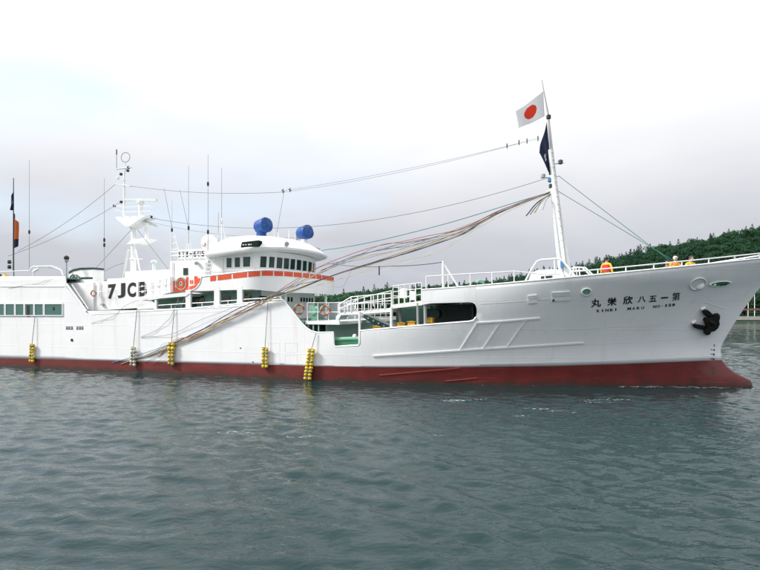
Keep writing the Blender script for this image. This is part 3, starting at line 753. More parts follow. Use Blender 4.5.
# roof: eave, sloping fascia, flat top
XRA = S(206, 256, -4.05).x
def r_out(yh, xa, xf, bulge, r): return outline(yh, xa, xf, bulge, r)
lay = [(r_out(3.55, XA + 0.05, -7.4, 0.8, 0.7), 6.84), (r_out(4.1, XRA, -6.75, 0.95, 1.1), 6.88), (r_out(4.12, XRA, -6.72, 0.95, 1.1), 6.98), (r_out(3.8, XRA + 0.45, -7.05, 0.9, 1.0), 7.38), (r_out(3.45, XRA + 1.0, -7.5, 0.8, 0.9), 7.70), (r_out(3.25, XRA + 1.2, -7.7, 0.8, 0.9), 7.76)]
mb = MB(); n = len(lay[0][0]); vs = []
def rz(z, x, t): return z + (0.085 * (x + 7.2) if z < 7.2 else 0.03 * (x + 7.5))
for o_, z in lay: vs += [(x, y, rz(z, x, 0)) for x, y in o_]
fs = [(k * n + i, k * n + (i + 1) % n, (k + 1) * n + (i + 1) % n, (k + 1) * n + i) for k in range(len(lay) - 1) for i in range(n)] + [tuple(range((len(lay) - 1) * n, len(lay) * n)), tuple(range(n - 1, -1, -1))]
mb.add(vs, fs); roof = mb.build('wheelhouse_roof', 'white', ship, 25)
# dark name board on the sloping fascia
a = S(242, 247, -3.95); b = S(259, 246, -3.95)
mb = MB(); mb.hexa([(a.x, -4.09, 7.0), (b.x, -4.09, 7.06), (b.x, -3.7, 7.02), (a.x, -3.7, 6.96), (a.x, -3.97, 7.30), (b.x, -3.97, 7.36), (b.x, -3.6, 7.34), (a.x, -3.6, 7.28)]); nb = mb.build('name_board', 'board_black', roof)
for i, w in enumerate((0.10, 0.07, 0.13, 0.05)):
    x = a.x + 0.12 + i * 0.17; MB().box((x, -4.085, 7.1), (x + w, -4.05, 7.16)).build('board_mark', 'pale_wall', nb)
# lamps on the fascia
for u, v, y in ((286.5, 244, -2.6), (315.5, 249.5, 1.6), (318, 250, 2.1)):
    p = S(u, v, y); mb = MB(); mb.tube([(p.x, y, p.z - 0.3), (p.x, y, p.z)], 0.03, 6); mb.lathe([(0.05, -0.1), (0.12, 0), (0.13, 0.1), (0.10, 0.11)], p, (0.6, -0.7, 0), 12); mb.build('flood_lamp', 'grey', roof, 50)
# searchlights under blue covers
def searchlight(u, v, y, w, h, nk, yoke):
    c = S(u, v, y); k = w
    ax = Vector((0.93, -0.36, 0.10)).normalized()
    mb = MB(); rr = h / 2
    prof = [(0.02, -k * .52), (rr * .72, -k * .5), (rr * .9, -k * .38), (rr * .96, -k * .1), (rr, k * .2), (rr, k * .44), (rr * .96, k * .47), (0.02, k * .45)]
    mb.lathe(prof, c, ax, 18)
    mb.v = [tuple(Vector(p) + Vector((random.uniform(-1, 1), random.uniform(-1, 1), random.uniform(-1, 1))) * 0.018) for p in mb.v]
    b0 = c.z - rr * 0.8 - nk
    m2 = MB(); m2.lathe([(rr * .72, -.12), (rr * .64, nk * .4), (rr * .75, nk + .2)], (c.x - 0.08, y, b0), (0.02, 0, 1), 12)
    p = empty('searchlight', (c.x, y, b0), 0, ship)
    def sh(m):
        m.v = [(q[0] - c.x, q[1] - y, q[2] - b0) for q in m.v]; return m
    tag(p, 'searchlight wrapped in a bright blue cover')
    sh(mb).build('lamp_cover', 'blue_tarp', p, 60)
    if not yoke: sh(m2).build('pedestal_cover', 'blue_tarp', p, 60)
    else:
        m3 = MB(); m3.tube([(c.x, y, b0 - .1), (c.x, y, b0 + nk + .1)], 0.09, 8); m3.box((c.x - .25, y - .12, b0 + nk * .5), (c.x + .3, y + .12, b0 + nk * .5 + .1)); sh(m3).build('yoke', 'white_clean', p)
    m4 = MB(); m4.lathe([(0.2, -0.25), (0.2, 0.05)], (c.x - (0.08 if not yoke else 0), y, b0), (0, 0, 1), 12); sh(m4).build('base', 'white', p, 50)
searchlight(262.6, 226, -1.9, 0.86, 0.88, 0.22, False)
searchlight(304.2, 232.8, 1.6, 0.88, 0.90, 0.10, True)
p = S(296, 238.5, 0.9); mb = MB(); mb.lathe([(0.05, -0.2), (0.13, 0.0), (0.19, 0.12)], p, (-0.4, -0.9, 0), 12); mb.tube([(p.x, p.y, p.z - 0.5), p], 0.03); mb.build('loud_hailer', 'grey', roof, 50)
for u, v0, v1, y in ((278.5, 232, 240, -0.4), (289, 230, 241, 0.4), (274.5, 229, 238, -1.0)):
    a = S(u, v1 + 3, y); b = S(u, v0, y); MB().tube([a, (a.x, y, b.z)], [0.03, 0.02], 6).build('light_stand', 'white_clean', roof)
# satellite dome
p = S(209.5, 243, -2.3); mb = MB(); r_ = 0.48
mb.lathe([(0.25, -0.95), (0.25, -0.55), (r_ * .85, -0.3), (r_, 0), (r_ * .93, .2), (r_ * .75, .33), (r_ * .45, .45), (0.02, .49)], p, (0, 0, 1), 20); dome = mb.build('satellite_dome', 'white', ship, 60)
q = S(203.8, 244, -2.72); MB().ring(q, 0.13, 0.025, (-0.35, -1, 0.1), 16, 6).build('dome_emblem', 'ring_orange', dome, 60)
# ------------------------------------------------------------------ upper house behind the wheelhouse
Yu = -3.6
uh = MB(); fbox(170, 260.5, 208, 291, Yu, 3.6, uh); upper = uh.build('upper_deckhouse', 'white', ship)
fbox(183.2, 268, 187.6, 275, Yu - 0.03, Yu + .01).build('window', 'glass', upper)
# red painted block with its marks
for pts in ([(170, 281.2), (174.6, 280.9), (174.6, 291.6), (170, 291.9)], [(186, 277), (188, 276.8), (188, 291), (186, 291.2)], [(194.2, 276.2), (197, 276.2), (197, 278.4), (200.8, 278), (199, 283), (194.2, 284.4)], [(189.2, 286.4), (193, 285.6), (197.5, 284), (195.5, 287.5), (192.5, 289.6), (189.2, 290.2)], [(175.2, 287.4), (185.4, 286.8), (185.4, 291.3), (175.2, 291.7)]):
    quad_px(pts, Yu - 0.03, Yu - 0.002).build('red_panel', 'orange', upper)
q = S(181, 283.5, Yu - 0.05)
for k, rr in enumerate((0.34, 0.22, 0.11)):
    MB().ring(q, rr, 0.04, (0, -1, 0), 24, 6).build('round_mark', ('ring_tan', 'orange', 'ring_tan')[k], upper, 60)
for u in (190.3, 192.2): fbox(u - 0.5, 280, u + 0.5, 284, Yu - 0.03, Yu).build('red_mark', 'orange', upper)
plane = MB(); fbox(177.5, 249.2, 206.5, 258.4, -3.5, -3.44, plane); idb = plane.build('call_board', 'white_clean', ship)
for ch, u, w in zip('IT1-605', (179.6, 183.3, 187.1, 190.8, 194.9, 199.0, 202.9), (1.1, 3.4, 1.6, 2.4, 3.3, 3.3, 3.3)):
    plane_text(ch, u, 254.2 - (u - 180) * 0.035, w, 6.2 if ch != '-' else 1.3, -3.506, idb, 0.010, name='board_letter')
a = S(171, 260.5, Yu + .1); b = S(207, 258.5, Yu + .1)
railing(upper, [(a.x, Yu + .1, a.z - .02), (b.x, Yu + .1, a.z - .02)], 0.52, 6, rails=(1.0, 0.55))
# ladder from bridge deck to roof
mb = MB()
for du in (0, 5):
    a = S(204 + du * .8, 277, -3.9); b = S(209 + du, 258, -3.9); mb.tube([a, b], 0.022)
lad = mb.build('ladder', 'white_clean', ship)
for i in range(5):
    k = (i + .5) / 5; a = S(204 + 5 * k, 277 - 19 * k, -3.9); b = S(208 + 6 * k, 277 - 19 * k, -3.9); MB().tube([a, b], 0.016).build('rung', 'white_clean', lad)
# canopy over the after gallery and the ladder beneath
quad_px([(136.5, 298.6), (158, 295.4), (186, 292.2), (189.5, 293.4), (186, 296.2), (160, 298.4), (150, 300.2)], -BH + 0.02, -3.3).build('gallery_canopy', 'white', ship)
mb = MB()
for du in (0, 5.5):
    a = S(174 + du, 311, -4.0); b = S(179.5 + du, 296.5, -4.0); mb.tube([a, b], 0.03)
st = mb.build('steep_stair', 'white_clean', ship)
for i in range(4):
    k = (i + .5) / 4; a = S(174 + 5.5 * k, 311 - 14.5 * k, -4.0); b = S(179.5 + 5.5 * k, 311 - 14.5 * k, -4.0); mb = MB(); mb.box((a.x, -4.1, a.z - .02), (b.x, -3.8, b.z + .02)); mb.build('tread', 'grey', st)
quad_px([(137, 301), (150.5, 300), (154.5, 303.5), (155, 308.5), (137, 309.4)], -BH + 0.06, -BH + 0.2).build('gallery_end_plate', 'white', ship)
# ------------------------------------------------------------------ casing with the call sign
quad_px([(64, 283), (93.4, 282.5), (93.4, 318), (64, 318)], -4.0, 3.6).build('after_deckhouse', 'white', ship)
Yc = -3.9
cas = MB(); quad_px([(93.5, 281.5), (107, 281), (107, 279.6), (170, 276.6), (170, 292), (150, 299), (137, 301.5), (137, 308), (93.5, 311)], Yc, 3.9, cas); casing = cas.build('engine_casing', 'white', ship)
for ch, u, v, w in (('7', 111.8, 291.6, 8.2), ('J', 121.4, 290.6, 7.8), ('C', 131.6, 289.8, 8.6), ('B', 142.6, 288.8, 8.6)):
    plane_text(ch, u, v, w, 14.8, Yc - 0.012, casing, 0.022, name='call_letter', slope=-0.08)
a = S(108, 279.6, Yc); b = S(168, 276.8, Yc)
up2 = MB(); quad_px([(125, 271.6), (150, 270.4), (168, 269.6), (168, 278), (125, 280)], -3.2, 3.0, up2); up2.build('casing_top', 'white', ship)
railing(casing, [S(139, 296.5, Yc - .2), S(170, 293, Yc - .2)], [0.85, 0.85], 6, rails=(1.0, 0.66, 0.33), r=0.014)
railing(casing, [S(94.5, 299, Yc - .25), S(108, 298.2, Yc - .25)], [0.85, 0.85], 3, rails=(1.0, 0.5), r=0.014)
MB().tube([S(u, v, Yc + .1) for u, v in ((108, 279.5), (125, 278.6), (150, 277.2))], 0.03).build('casing_pipe', 'white_clean', casing)
for u, v in ((157, 286), (163.5, 285)):                   # doors and vents on the casing side
    fbox(u - 2.4, v - 7, u + 2.4, v + 8, Yc - .035, Yc).build('casing_door', 'white_clean', casing)
    p = S(u + 1.6, v + 1, Yc - .05); MB().ball(p, .035, 8).build('door_handle', 'grey', casing)
for u in (100.5, 152.2): a = S(u, 282, Yc); MB().tube([(a.x, Yc - .05, a.z), (a.x, Yc - .05, a.z - .9)], .03, 8).build('vent_pipe', 'white_clean', casing, 50)
for u in (173, 206): a = S(u, 262, Yu); MB().tube([(a.x, Yu - .05, a.z), (a.x, Yu - .05, a.z - 1.0)], .028, 8).build('drain_pipe', 'white_clean', upper, 50)
p = S(197, 263, Yu - .1); MB().lathe([(.05, -.08), (.1, 0), (.1, .1)], p, (0, -1, -.3), 10).build('deck_lamp', 'grey', upper, 50)
# mushroom vent
p = S(154, 270, -2.5); q = S(154, 261, -2.5); mb = MB(); mb.lathe([(0.1, -0.1), (0.1, (q.z - p.z) * .8), (0.2, (q.z - p.z) * .85), (0.2, (q.z - p.z)), (0.05, (q.z - p.z) + .06)], p, (0, 0, 1), 14); mb.build('mushroom_vent', 'pale_wall', ship, 50)
p = S(93.6, 293.2, Yc - 0.27)
# funnel
Yf = -3.4
fn = MB(); P = [S(u, v, Yf) for u, v in ((69.2, 287), (68.8, 271.6), (73, 269.4), (80, 268), (92.4, 267.8), (92.4, 287))]
fn.prism_y([(p.x, p.z) for p in P], Yf, -2.5); funnel = fn.build('funnel', 'white', ship)
quad_px([(68.6, 271.8), (73, 269.2), (80, 267.7), (92.6, 267.4), (92.6, 269.3), (80, 269.7), (73, 271.2), (68.6, 273.6)], Yf - 0.03, -2.47).build('funnel_band', 'dark_green', funnel)
quad_px([(80.5, 277.2), (92.5, 277.2), (92.5, 279), (80.5, 279)], Yf - 0.02, Yf).build('funnel_stripe', 'dark_green', funnel)
for pts in ([(69, 281.5), (70.5, 276.5), (73, 274.4)], [(71.5, 281.5), (72.8, 277.5), (74.2, 276), (75, 278), (73.8, 281.5)], [(75.2, 281), (76.6, 276.4), (79.6, 277.2), (79.2, 280.4)], [(73, 274.4), (76.5, 274.8), (79.8, 277.4)]):
    MB().tube([S(u, v, Yf - 0.02) for u, v in pts], 0.035, 6).build('funnel_emblem', 'dark_green', funnel)
mb = MB()
p = S(66.5, 286, -4.0); q = S(67, 262, -4.0); mb.tube([p, (p.x, -4.0, q.z)], 0.04, 8); mb.lathe([(0.1, 0), (0.13, 0.1), (0.1, 0.2)], (p.x, -4.0, q.z), (0, 0, 1), 10, 0); post = mb.build('lamp_post', 'grey', ship)
MB().lathe([(0.08, 0), (0.15, 0.08), (0.15, .22), (0.05, .3)], (p.x, -4.0, q.z + .1), (0, 0, 1), 10).build('lamp_head', 'black', post)
# after rail, arch frame and slanted stair rail
mb = MB()
for y in (-4.3, -3.2):
    mb.tube([S(u, v, y) for u, v in ((30, 276), (30.5, 268.4), (34, 266.6), (52, 266.4), (61, 270), (63.5, 276))], 0.05, 8)
for u in (36, 46, 56): a = S(u, 267, -4.3); mb.tube([a, (a.x, -3.2, a.z)], 0.03)
mb.build('davit_frame', 'white_clean', ship, 50)
mb = MB(); mb.tube([S(33, 278, -4.3), S(35, 268.6, -4.3)], .06, 8); mb.tube([S(33, 272, -4.3), S(39, 268.5, -4.3)], .07, 8); mb.build('davit_arm', 'white', ship)
a, b, c = S(66, 283, -BH + .1), S(86, 308, -BH + .1), S(66, 290, -BH + .1)
mb = MB(); mb.tube([S(66.5, 284, -BH - .02), S(86.5, 311.4, -BH - .02)], 0.07, 8); mb.tube([S(72, 284.6, -BH + .1), S(88.5, 309, -BH + .1)], 0.035, 8); mb.build('slant_rail', 'white_clean', ship, 50)
for u, v in ((84.5, 304.4), (103, 304.4)):
    p = S(u, v, Yc - .02); MB().box((p.x - .1, p.y - .12, p.z - .05), (p.x + .1, p.y + .02, p.z + .05)).build('deck_lamp', 'grey', ship)
for x0, x1 in ((-35.5, S(28, 276, -BH).x),):
    railing(ship, [(x0, -BH + .2 + 0.7, zst - .06), (x1, -BH + .1, zst - .06)], 0.4, 9, rails=(1.0,), r=0.018)
# ------------------------------------------------------------------ main mast aft of the wheelhouse
mm = empty('main_mast', (S(133, 272, 0).x, 0, 5.6), 0, ship)
M0 = Vector(mm.location)
def MS(u, v, y=0.0): return S(u, v, y) - M0
def vpole(u, v0, v1, r0, r1, y=0.0):
    a = MS(u, v1, y); b = MS(u, v0, y); return [(a.x, y, a.z), (a.x, y, b.z)], [r0, r1]
mb = MB(); pts, rr = vpole(133.4, 226, 276, 0.20, 0.16); pts[0] = (pts[0][0], 0, -0.3); mb.tube(pts, rr, 12); mb.build('lower_pole', 'white', mm, 50)
mb = MB(); mb.tube([MS(123.5, 278, 1.0), MS(128.5, 250, 0.5)], 0.07, 8); mb.build('mast_leg', 'white', mm, 50); mb = MB(); mb.tube([MS(141, 276, -1.0), MS(136, 250, -.3)], 0.05, 8); mb.build('mast_leg', 'white', mm, 50)
mb = MB(); pts, rr = vpole(124.3, 171, 224, 0.09, 0.05); mb.tube(pts, rr, 8); mb.tube([MS(124.3, 217), MS(133, 231)], 0.09, 8); mb.build('upper_pole', 'white', mm, 50)
def plat(pts, y0, y1, name='platform'):
    mb = MB(); P = [MS(u, v) for u, v in pts]; mb.prism_y([(p.x, p.z) for p in P], y0, y1); return mb.build(name, 'white', mm)
pl = plat([(122, 218), (151.5, 216.6), (151.5, 217.8), (146, 219.6), (135, 227.6), (131.5, 227.6), (122, 219.6)], -0.55, 0.55)
railing(pl, [MS(114.5, 214.5, -.6), MS(124, 217, -.6), MS(151, 216, -.6)], [0.65, 0.65, 0.65], 6, rails=(1.0, 0.5), r=0.012)
plat([(132, 244.8), (137, 240.4), (151.8, 238.6), (151.8, 239.6), (142, 244.2)], -0.5, 0.5)
plat([(132.5, 258.4), (139.5, 258.2), (139.5, 259.2), (132.5, 259.4)], -0.3, 0.3)
plat([(116, 183.6), (130.8, 186), (130.8, 186.8), (116, 184.4)], -0.1, 0.1, 'yard')
plat([(117, 168.6), (131, 166.8), (131, 167.8), (117, 169.4)], -0.08, 0.08, 'yard')
def scanner(u0, v0, u1, v1, cu, cv, base_v):
    mb = MB(); a, b = MS(u0, v0), MS(u1, v1); d = Vector((0, .07, 0)); h = Vector((0, 0, .08))
    mb.hexa([a - d - h, b - d - h, b + d - h, a + d - h, a - d + h, b - d + h, b + d + h, a + d + h]); s_ = mb.build('radar_scanner', 'pale_wall', mm)
    c = MS(cu, cv); e = MS(cu, base_v); mb = MB(); mb.lathe([(0.14, e.z - c.z), (0.14, -0.3), (0.24, -0.22), (0.24, -.06), (0.08, 0.0)], c, (0, 0, 1), 12); mb.build('radar_pedestal', 'white', mm, 40)
scanner(124.2, 199.6, 156.6, 200.2, 140.6, 200, 218)
scanner(141.5, 219.8, 156.8, 226.0, 147, 222.8, 239)
q = MS(125.5, 157.3); MB().ring(q, 0.33, 0.028, (0.3, -1, 0), 24, 6, sx=0.9).build('loop_antenna', 'grey', mm, 60)
mb = MB(); mb.tube([MS(125.4, 162.8), MS(125.3, 172)], 0.03); mb.build('antenna_stem', 'white_clean', mm)
for u, v, m in ((128.6, 167.4, 'black'), (127.8, 170.6, 'dark_green'), (121, 174.2, 'black'), (121.2, 202, 'black'), (124, 180, 'white'), (118, 178, 'white'), (151, 216.8, 'black'), (114.4, 205.8, 'dark_grey')):
    p = MS(u, v); MB().lathe([(0.05, -.09), (0.1, -.06), (0.1, .06), (0.05, .09)], p, (0, 0, 1), 10).build('mast_light', m, mm, 50)
mb = MB(); a = MS(116.6, 170); b = MS(116.5, 149.5); mb.tube([a, (a.x, 0, b.z)], 0.016, 6); mb.tube([(a.x, 0, b.z - .35), (a.x, 0, b.z)], 0.04, 6); mb.build('whip', 'dark_grey', mm)
# whip antennas
def whip(u, v0, v1, y, base=None, lump=None, r=0.018):
    a = S(u, v1, y); b = S(u, v0, y)
    mb = MB(); mb.tube([(a.x, y, a.z - (base or 0)), (a.x, y, a.z + (b.z - a.z) * .35), (a.x, y, b.z)], [r * 1.5, r, r * 0.55], 6)
    o = mb.build('whip_antenna', 'grey', ship)
    for lv in lump or ():
        p = S(u, lv, y); MB().lathe([(0.03, -.12), (0.06, -.1), (0.06, .1), (0.03, .12)], (a.x, y, p.z), (0, 0, 1), 8).build('antenna_coil', 'black', o)
whip(29.3, 160, 276, -3.4, .3, (232,)); whip(104.3, 178, 282, -3.0, .3, (240, 245)); whip(188.6, 166, 260, -2.6, .4, (228,)); whip(208, 154, 260, -2.9, .4, (184, 232)); whip(221.6, 168, 240, -2.0, .5, (222,)); whip(172, 200, 262, -2.0, .2, (230,), .012); whip(218.4, 212, 240, -1.6, .4, (), .02)
for u, vt, vb in ((188.6, 230, 260), (221.6, 218, 240)):            # lattice base legs
    mb = MB()
    for du, dy in ((-4.5, .2), (4.5, .2), (0, -.5)): mb.tube([S(u, vt, -2.4), S(u + du, vb + 3, -2.4 + dy)], 0.015)
    mb.build('antenna_tripod', 'white_clean', ship)
mb = MB(); mb.tube([S(171, 260, -2), S(172, 228, -2)], .025); mb.tube([S(181, 260, -2), S(173, 228, -2)], .02)
for k in range(5): mb.tube([S(171 + k * .2, 256 - 6 * k, -2), S(180 - k * 1.5, 254 - 6 * k, -2)], .012)
mb.build('lattice_mast', 'white_clean', ship)
# ------------------------------------------------------------------ gangway, platform, posts over the well
Yg = -4.35
quad_px([(338.7, 312.9), (392, 307.8), (392, 312), (359, 314.2), (341, 315.2), (338.2, 319.8), (335.6, 319.8), (336, 316.5)], Yg, Yg + 1.0).build('gangway', 'white', ship)
mb = MB()
g = ship
gr = railing(ship, [S(338.2, 313.2, Yg), S(351, 311.8, Yg), S(382, 308.8, Yg), S(391.5, 308, Yg)], [S(338.2, 305, Yg).z - S(338.2, 313.2, Yg).z, S(351, 297, Yg).z - S(351, 311.8, Yg).z, S(382, 294, Yg).z - S(382, 308.8, Yg).z, S(391.5, 293.4, Yg).z - S(391.5, 308, Yg).z], 9, rails=(1.0, 0.5), r=0.028)
railing(ship, [S(347, 308, Yg + 1.0), S(391.5, 304.5, Yg + 1.0)], [0.35, 0.7], 6, rails=(1.0, 0.5), r=0.02)
MB().tube([S(347, 305.5, Yg + .05), S(360, 298, Yg + .05)], 0.03).build('stair_handrail', 'white_clean', ship)
plt = quad_px([(391.6, 304.7), (422, 300.6), (422, 305.2), (391.6, 308.6)], -BH + .12, 3.8).build('platform', 'white', ship)
a = S(393, 304.5, -BH + .14); b = S(421.5, 300.7, -BH + .14)
railing(plt, [a, b], [S(393, 286, a.y).z - a.z, S(421.5, 282.6, a.y).z - b.z], 6, rails=(1.0, 0.68, 0.34), r=0.022)
railing(plt, [(a.x, a.y, a.z), (a.x, a.y + 4, a.z)], 0.85, 5, rails=(1.0, .5), r=0.02)
for u, v0, v1, w in ((402, 288.5, 298, 2.2), (411, 291, 300, 1.6)):
    fbox(u - w, v0, u + w, v1, -3.2, -2.7).build('control_box', 'white', plt)
for u, vt, m, r_ in ((359.6, 313.6, 'white_clean', .06), (391.4, 309, 'white_clean', .07), (417.6, 305, 'grey', .06), (425, 305, 'grey', .08)):
    a = S(u, vt, -BH + .15); zt = a.z + .1; yy_ = -hb(a.x, ztop(a.x)) + .12; MB().tube([(a.x, yy_, ztop(a.x) - .1), (a.x, -hb(a.x, zt) + .16, zt)], r_, 10).build('stanchion', m, ship, 50)
MB().tube([S(399, 306, -3.6), S(400.6, 322, -3.6)], .09, 10).build('stanchion', 'grey', ship, 50)
# dark sloping conveyor and gear in the well
mb = MB(); quad_px([(361, 316), (366, 315), (392, 327), (392, 333), (384, 332)], -1.2, -.4, mb); cv = mb.build('line_conveyor', 'dark_green', ship)
for k in range(6):
    t = k / 5; MB().tube([S(363 + 26 * t, 315.6 + 13 * t, -1.25), S(363 + 26 * t, 315.6 + 13 * t, -.35)], .06, 8).build('conveyor_roller', 'grey', cv)
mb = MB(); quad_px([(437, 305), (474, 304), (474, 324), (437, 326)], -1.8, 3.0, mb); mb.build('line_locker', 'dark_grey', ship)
mb = MB(); mb.tube([S(431, 306, -3), S(436, 322, -3)], .05); mb.tube([S(441, 306, -3), S(433, 321, -3)], .05); mb.lathe([(.25, -.3), (.25, .3)], S(436, 314, -2.8), (0, 1, 0), 14); mb.build('line_arranger', 'dark_green', ship)
mb = MB(); xg = S(397, 312, 3.2).x; mb.box((xg, 3.0, 1.7), (XFC + 2.1, 3.2, 3.86)); mb.build('darkening_screen', 'dark_green', ship)  # dark green wall added to darken the view through the well
mb = MB(); quad_px([(424, 309), (438, 308), (438, 326), (424, 327)], -.6, 2.2, mb); mb.build('darkening_block', 'dark_grey', ship)  # dark grey block added so the side opening reads darker inside
# green side roller in the notch
a = S(335.5, 339.4, -BH + .25); b = S(359.2, 338.6, -BH + .25)
rl = MB().tube([a, b], 0.11, 12).build('side_roller', 'mint', ship, 50)
mb = MB(); quad_px([(334.5, 341.4), (359.5, 340.4), (359.5, 345.5), (334.5, 347)], -BH + .2, -BH + .5, mb); mb.build('roller_bed', 'machine_green', rl)
p = S(354.6, 336, -BH + .3); MB().lathe([(.12, -.08), (.1, .05), (.03, .1)], p, (0, 0, 1), 10).build('roller_lamp', 'white_clean', rl)
# line hauler on the deck front
h0 = S(314.5, 320, -2.9); hl = empty('line_hauler', (h0.x, h0.y, 3.02), 0, ship)
mb = MB(); mb.box((-.13, -.13, -.02), (.13, .13, .45)); mb.build('hauler_base', 'mint', hl)
mb = MB(); mb.lathe([(.24, -.12), (.16, -.04), (.16, .04), (.24, .12)], (.05, -.1, .55), (.5, 1, 0), 16); mb.build('hauler_drum', 'mint', hl, 40)
mb = MB(); mb.box((-.26, -.1, .4), (-.05, .1, .82)); mb.build('hauler_motor', 'wall_green', hl)
# rail on the deck front
a = S(303, 320, -4.25)
railing(ship, [(XDE - .05, -4.2, 3.02), (XDE - .05, 4.2, 3.02)], 0.95, 9, rails=(1.0, .66, .33), r=0.022)
railing(ship, [(XW0 + .15, -4.2, 3.02), (XDE - .08, -4.2, 3.02)], 0.95, 4, rails=(1.0, .5), r=0.022)
# ------------------------------------------------------------------ forecastle fittings
pts = []
fu = [426, 448, 470, 492, 514, 528, 545, 560]
base = []
for u in fu:
    v = float(np.interp(u, [422, 440, 476, 500, 540, 580], [290, 288.8, 286, 284, 280.3, 276.5])); p = HP(u, v); base.append(Vector((p.x, p.y + .06, p.z)))
vt = [276.4, 275, 273.6, 272.6, 271, 272.5, 274.2, 273.6]
hs = [HP(u, v).z - b.z for u, v, b in zip(fu, vt, base)]
railing(ship, base, hs, rails=(1.0,), r=0.026, posts=[sum((base[i + 1] - base[i]).length for i in range(k)) for k in (0, 1, 2, 3, 4, 6)])
fu = [572, 598, 626, 654, 682, 709, 735, 760]; base = []
for u in fu:
    p = HP(u, float(np.interp(u, [540, 580, 620, 665, 700, 740, 765], [280.3, 276.5, 272.7, 268.4, 264.9, 260.7, 258]))); base.append(Vector((p.x, p.y + .05, p.z)))
base += [Vector((17.7, -0.55, ztop(17.7))), Vector((18.25, 0, ztop(18.25)))]
full = base + [Vector((b.x, -b.y, b.z)) for b in reversed(base[:-1])]
Ls = [0]
for i_, (p_, q_) in enumerate(zip(full[:-1], full[1:])): Ls.append(Ls[-1] + (q_ - p_).length)
railing(ship, full, 0.235, rails=(1.0,), r=0.032, posts=Ls[1:-1])
# davit post with brace
mb = MB(); a = S(443.4, 288, -3.9); b = S(443, 261, -3.9); mb.tube([(a.x, a.y, 4.2), (a.x, a.y, b.z)], .07, 8); mb.tube([S(443.4, 263.5, -3.9), S(458.6, 287.5, -3.9)], .045, 8); mb.build('davit_post', 'white_clean', ship, 50)
# green hoop
mb = MB(); mb.tube([S(u, v, -3.6) for u, v in ((477.4, 288), (477.5, 282.5), (479.5, 280.6), (482, 280.8), (483.4, 283), (483.4, 288))], .06, 8); mb.build('rope_guide', 'mint', ship, 50)
# mast house with hoops
mb = MB(); quad_px([(527, 284), (531, 273), (537, 270.2), (556, 268.8), (563, 272), (566, 282)], -1.6, 1.4, mb); mh = mb.build('mast_house', 'white', ship)
quad_px([(541, 279.5), (552, 278.6), (552, 275.4), (541, 276.4)], -1.64, -1.6).build('house_vent', 'dark_green', mh)
for y in (-2.3, 0.6):
    mb = MB(); mb.tube([S(u, v, y) for u, v in ((524.5, 283), (531, 270.5), (537, 261.4), (541, 260), (557, 258.6), (562, 260), (571, 271), (575, 276))], .05, 8)
    mb.tube([S(554.5, 259, y), S(554.8, 274, y)], .04, 8); mb.build('hoop_frame', 'white_clean', ship, 50)
for y, du in ((-2.0, 0), (-1.2, 3)):
    mb = MB(); mb.tube([S(u + du, v, y) for u, v in ((570, 276), (570.5, 268.8), (574, 267.4), (582, 267.6), (590, 275))], .04, 8); mb.tube([S(576 + du, 267.4, y), S(577 + du, 276, y)], .03, 8); mb.tube([S(570 + du, 270.5, y), S(584 + du, 270.5, y)], .025, 8); mb.build('hoop_frame', 'white_clean', ship, 50)
for u, v in ((510, 285), (604, 276), (650, 270)):                   # bitts inside the bow
    p = S(u, v, -2.2); MB().lathe([(.14, 0), (.14, .5), (.18, .52), (.18, .6)], (p.x, -2.2, zfd(p.x) - .02), (0, 0, 1), 12).build('bollard', 'machine_green', ship, 50)
# ------------------------------------------------------------------ foremast
fm = empty('foremast', (S(566, 271, 0).x, 0, zfd(8.5)), 0, ship); F0 = Vector(fm.location)
def FS(u, v, y=0.0): return S(u, v, y) - F0
mb = MB(); mb.tube([FS(568.5, 279), FS(564.8, 258), FS(553.8, 182), FS(550, 150)], [.22, .20, .15, .12], 12); mb.build('mast_pole', 'white', fm, 50)
mb = MB(); mb.tube([FS(561, 272, -.1), FS(558, 250, -.1), FS(552.6, 196, -.05), FS(551.4, 176)], [.11, .10, .08, .05], 10); mb.build('mast_leg', 'white', fm, 50)
mb = MB(); mb.tube([FS(551, 160), FS(548.4, 116), FS(541.8, 80)], [.08, .05, .02], 8); mb.build('flag_staff', 'grey', fm, 50)
lm = MB(); lm.tube([FS(566.6, 268, -.25), FS(549.4, 122, -.1)], .03, 6); ldr = lm.build('mast_ladder', 'grey', fm)
for k in range(16):
    t = k / 16; MB().tube([FS(563.5 - 14.6 * t, 262 - 118 * t, -.2), FS(566.8 - 15 * t, 262 - 118 * t, -.2)], .014).build('rung', 'white_clean', ldr)
for u0, v0, u1, v1 in ((541, 177.6, 559, 175.8), (551, 164, 564, 162.6), (546, 118.5, 551, 117.4), (546.5, 192, 556, 189.5), (552, 218, 562, 217)):
    MB().tube([FS(u0, v0), FS(u1, v1)], .05, 8).build('crosstree', 'white_clean', fm)
for u, v, m in ((560.5, 162, 'dark_grey'), (548.6, 117, 'black'), (543, 176, 'grey'), (559, 217, 'grey'), (555, 200, 'white'), (551.2, 186, 'dark_green'), (550, 180, 'rope_blue')):
    MB().lathe([(.06, -.12), (.12, -.08), (.12, .08), (.06, .12)], FS(u, v), (0, 0, 1), 10).build('mast_lamp', m, fm, 50)
mb = MB(); fbox_p = [FS(u, v, -.25) for u, v in ((560.5, 266), (564, 265.5))]; mb.box((fbox_p[0].x, -.4, fbox_p[0].z - .1), (fbox_p[1].x - .02, -.2, fbox_p[0].z + .22)); mb.build('winch_box', 'rope_blue', fm)

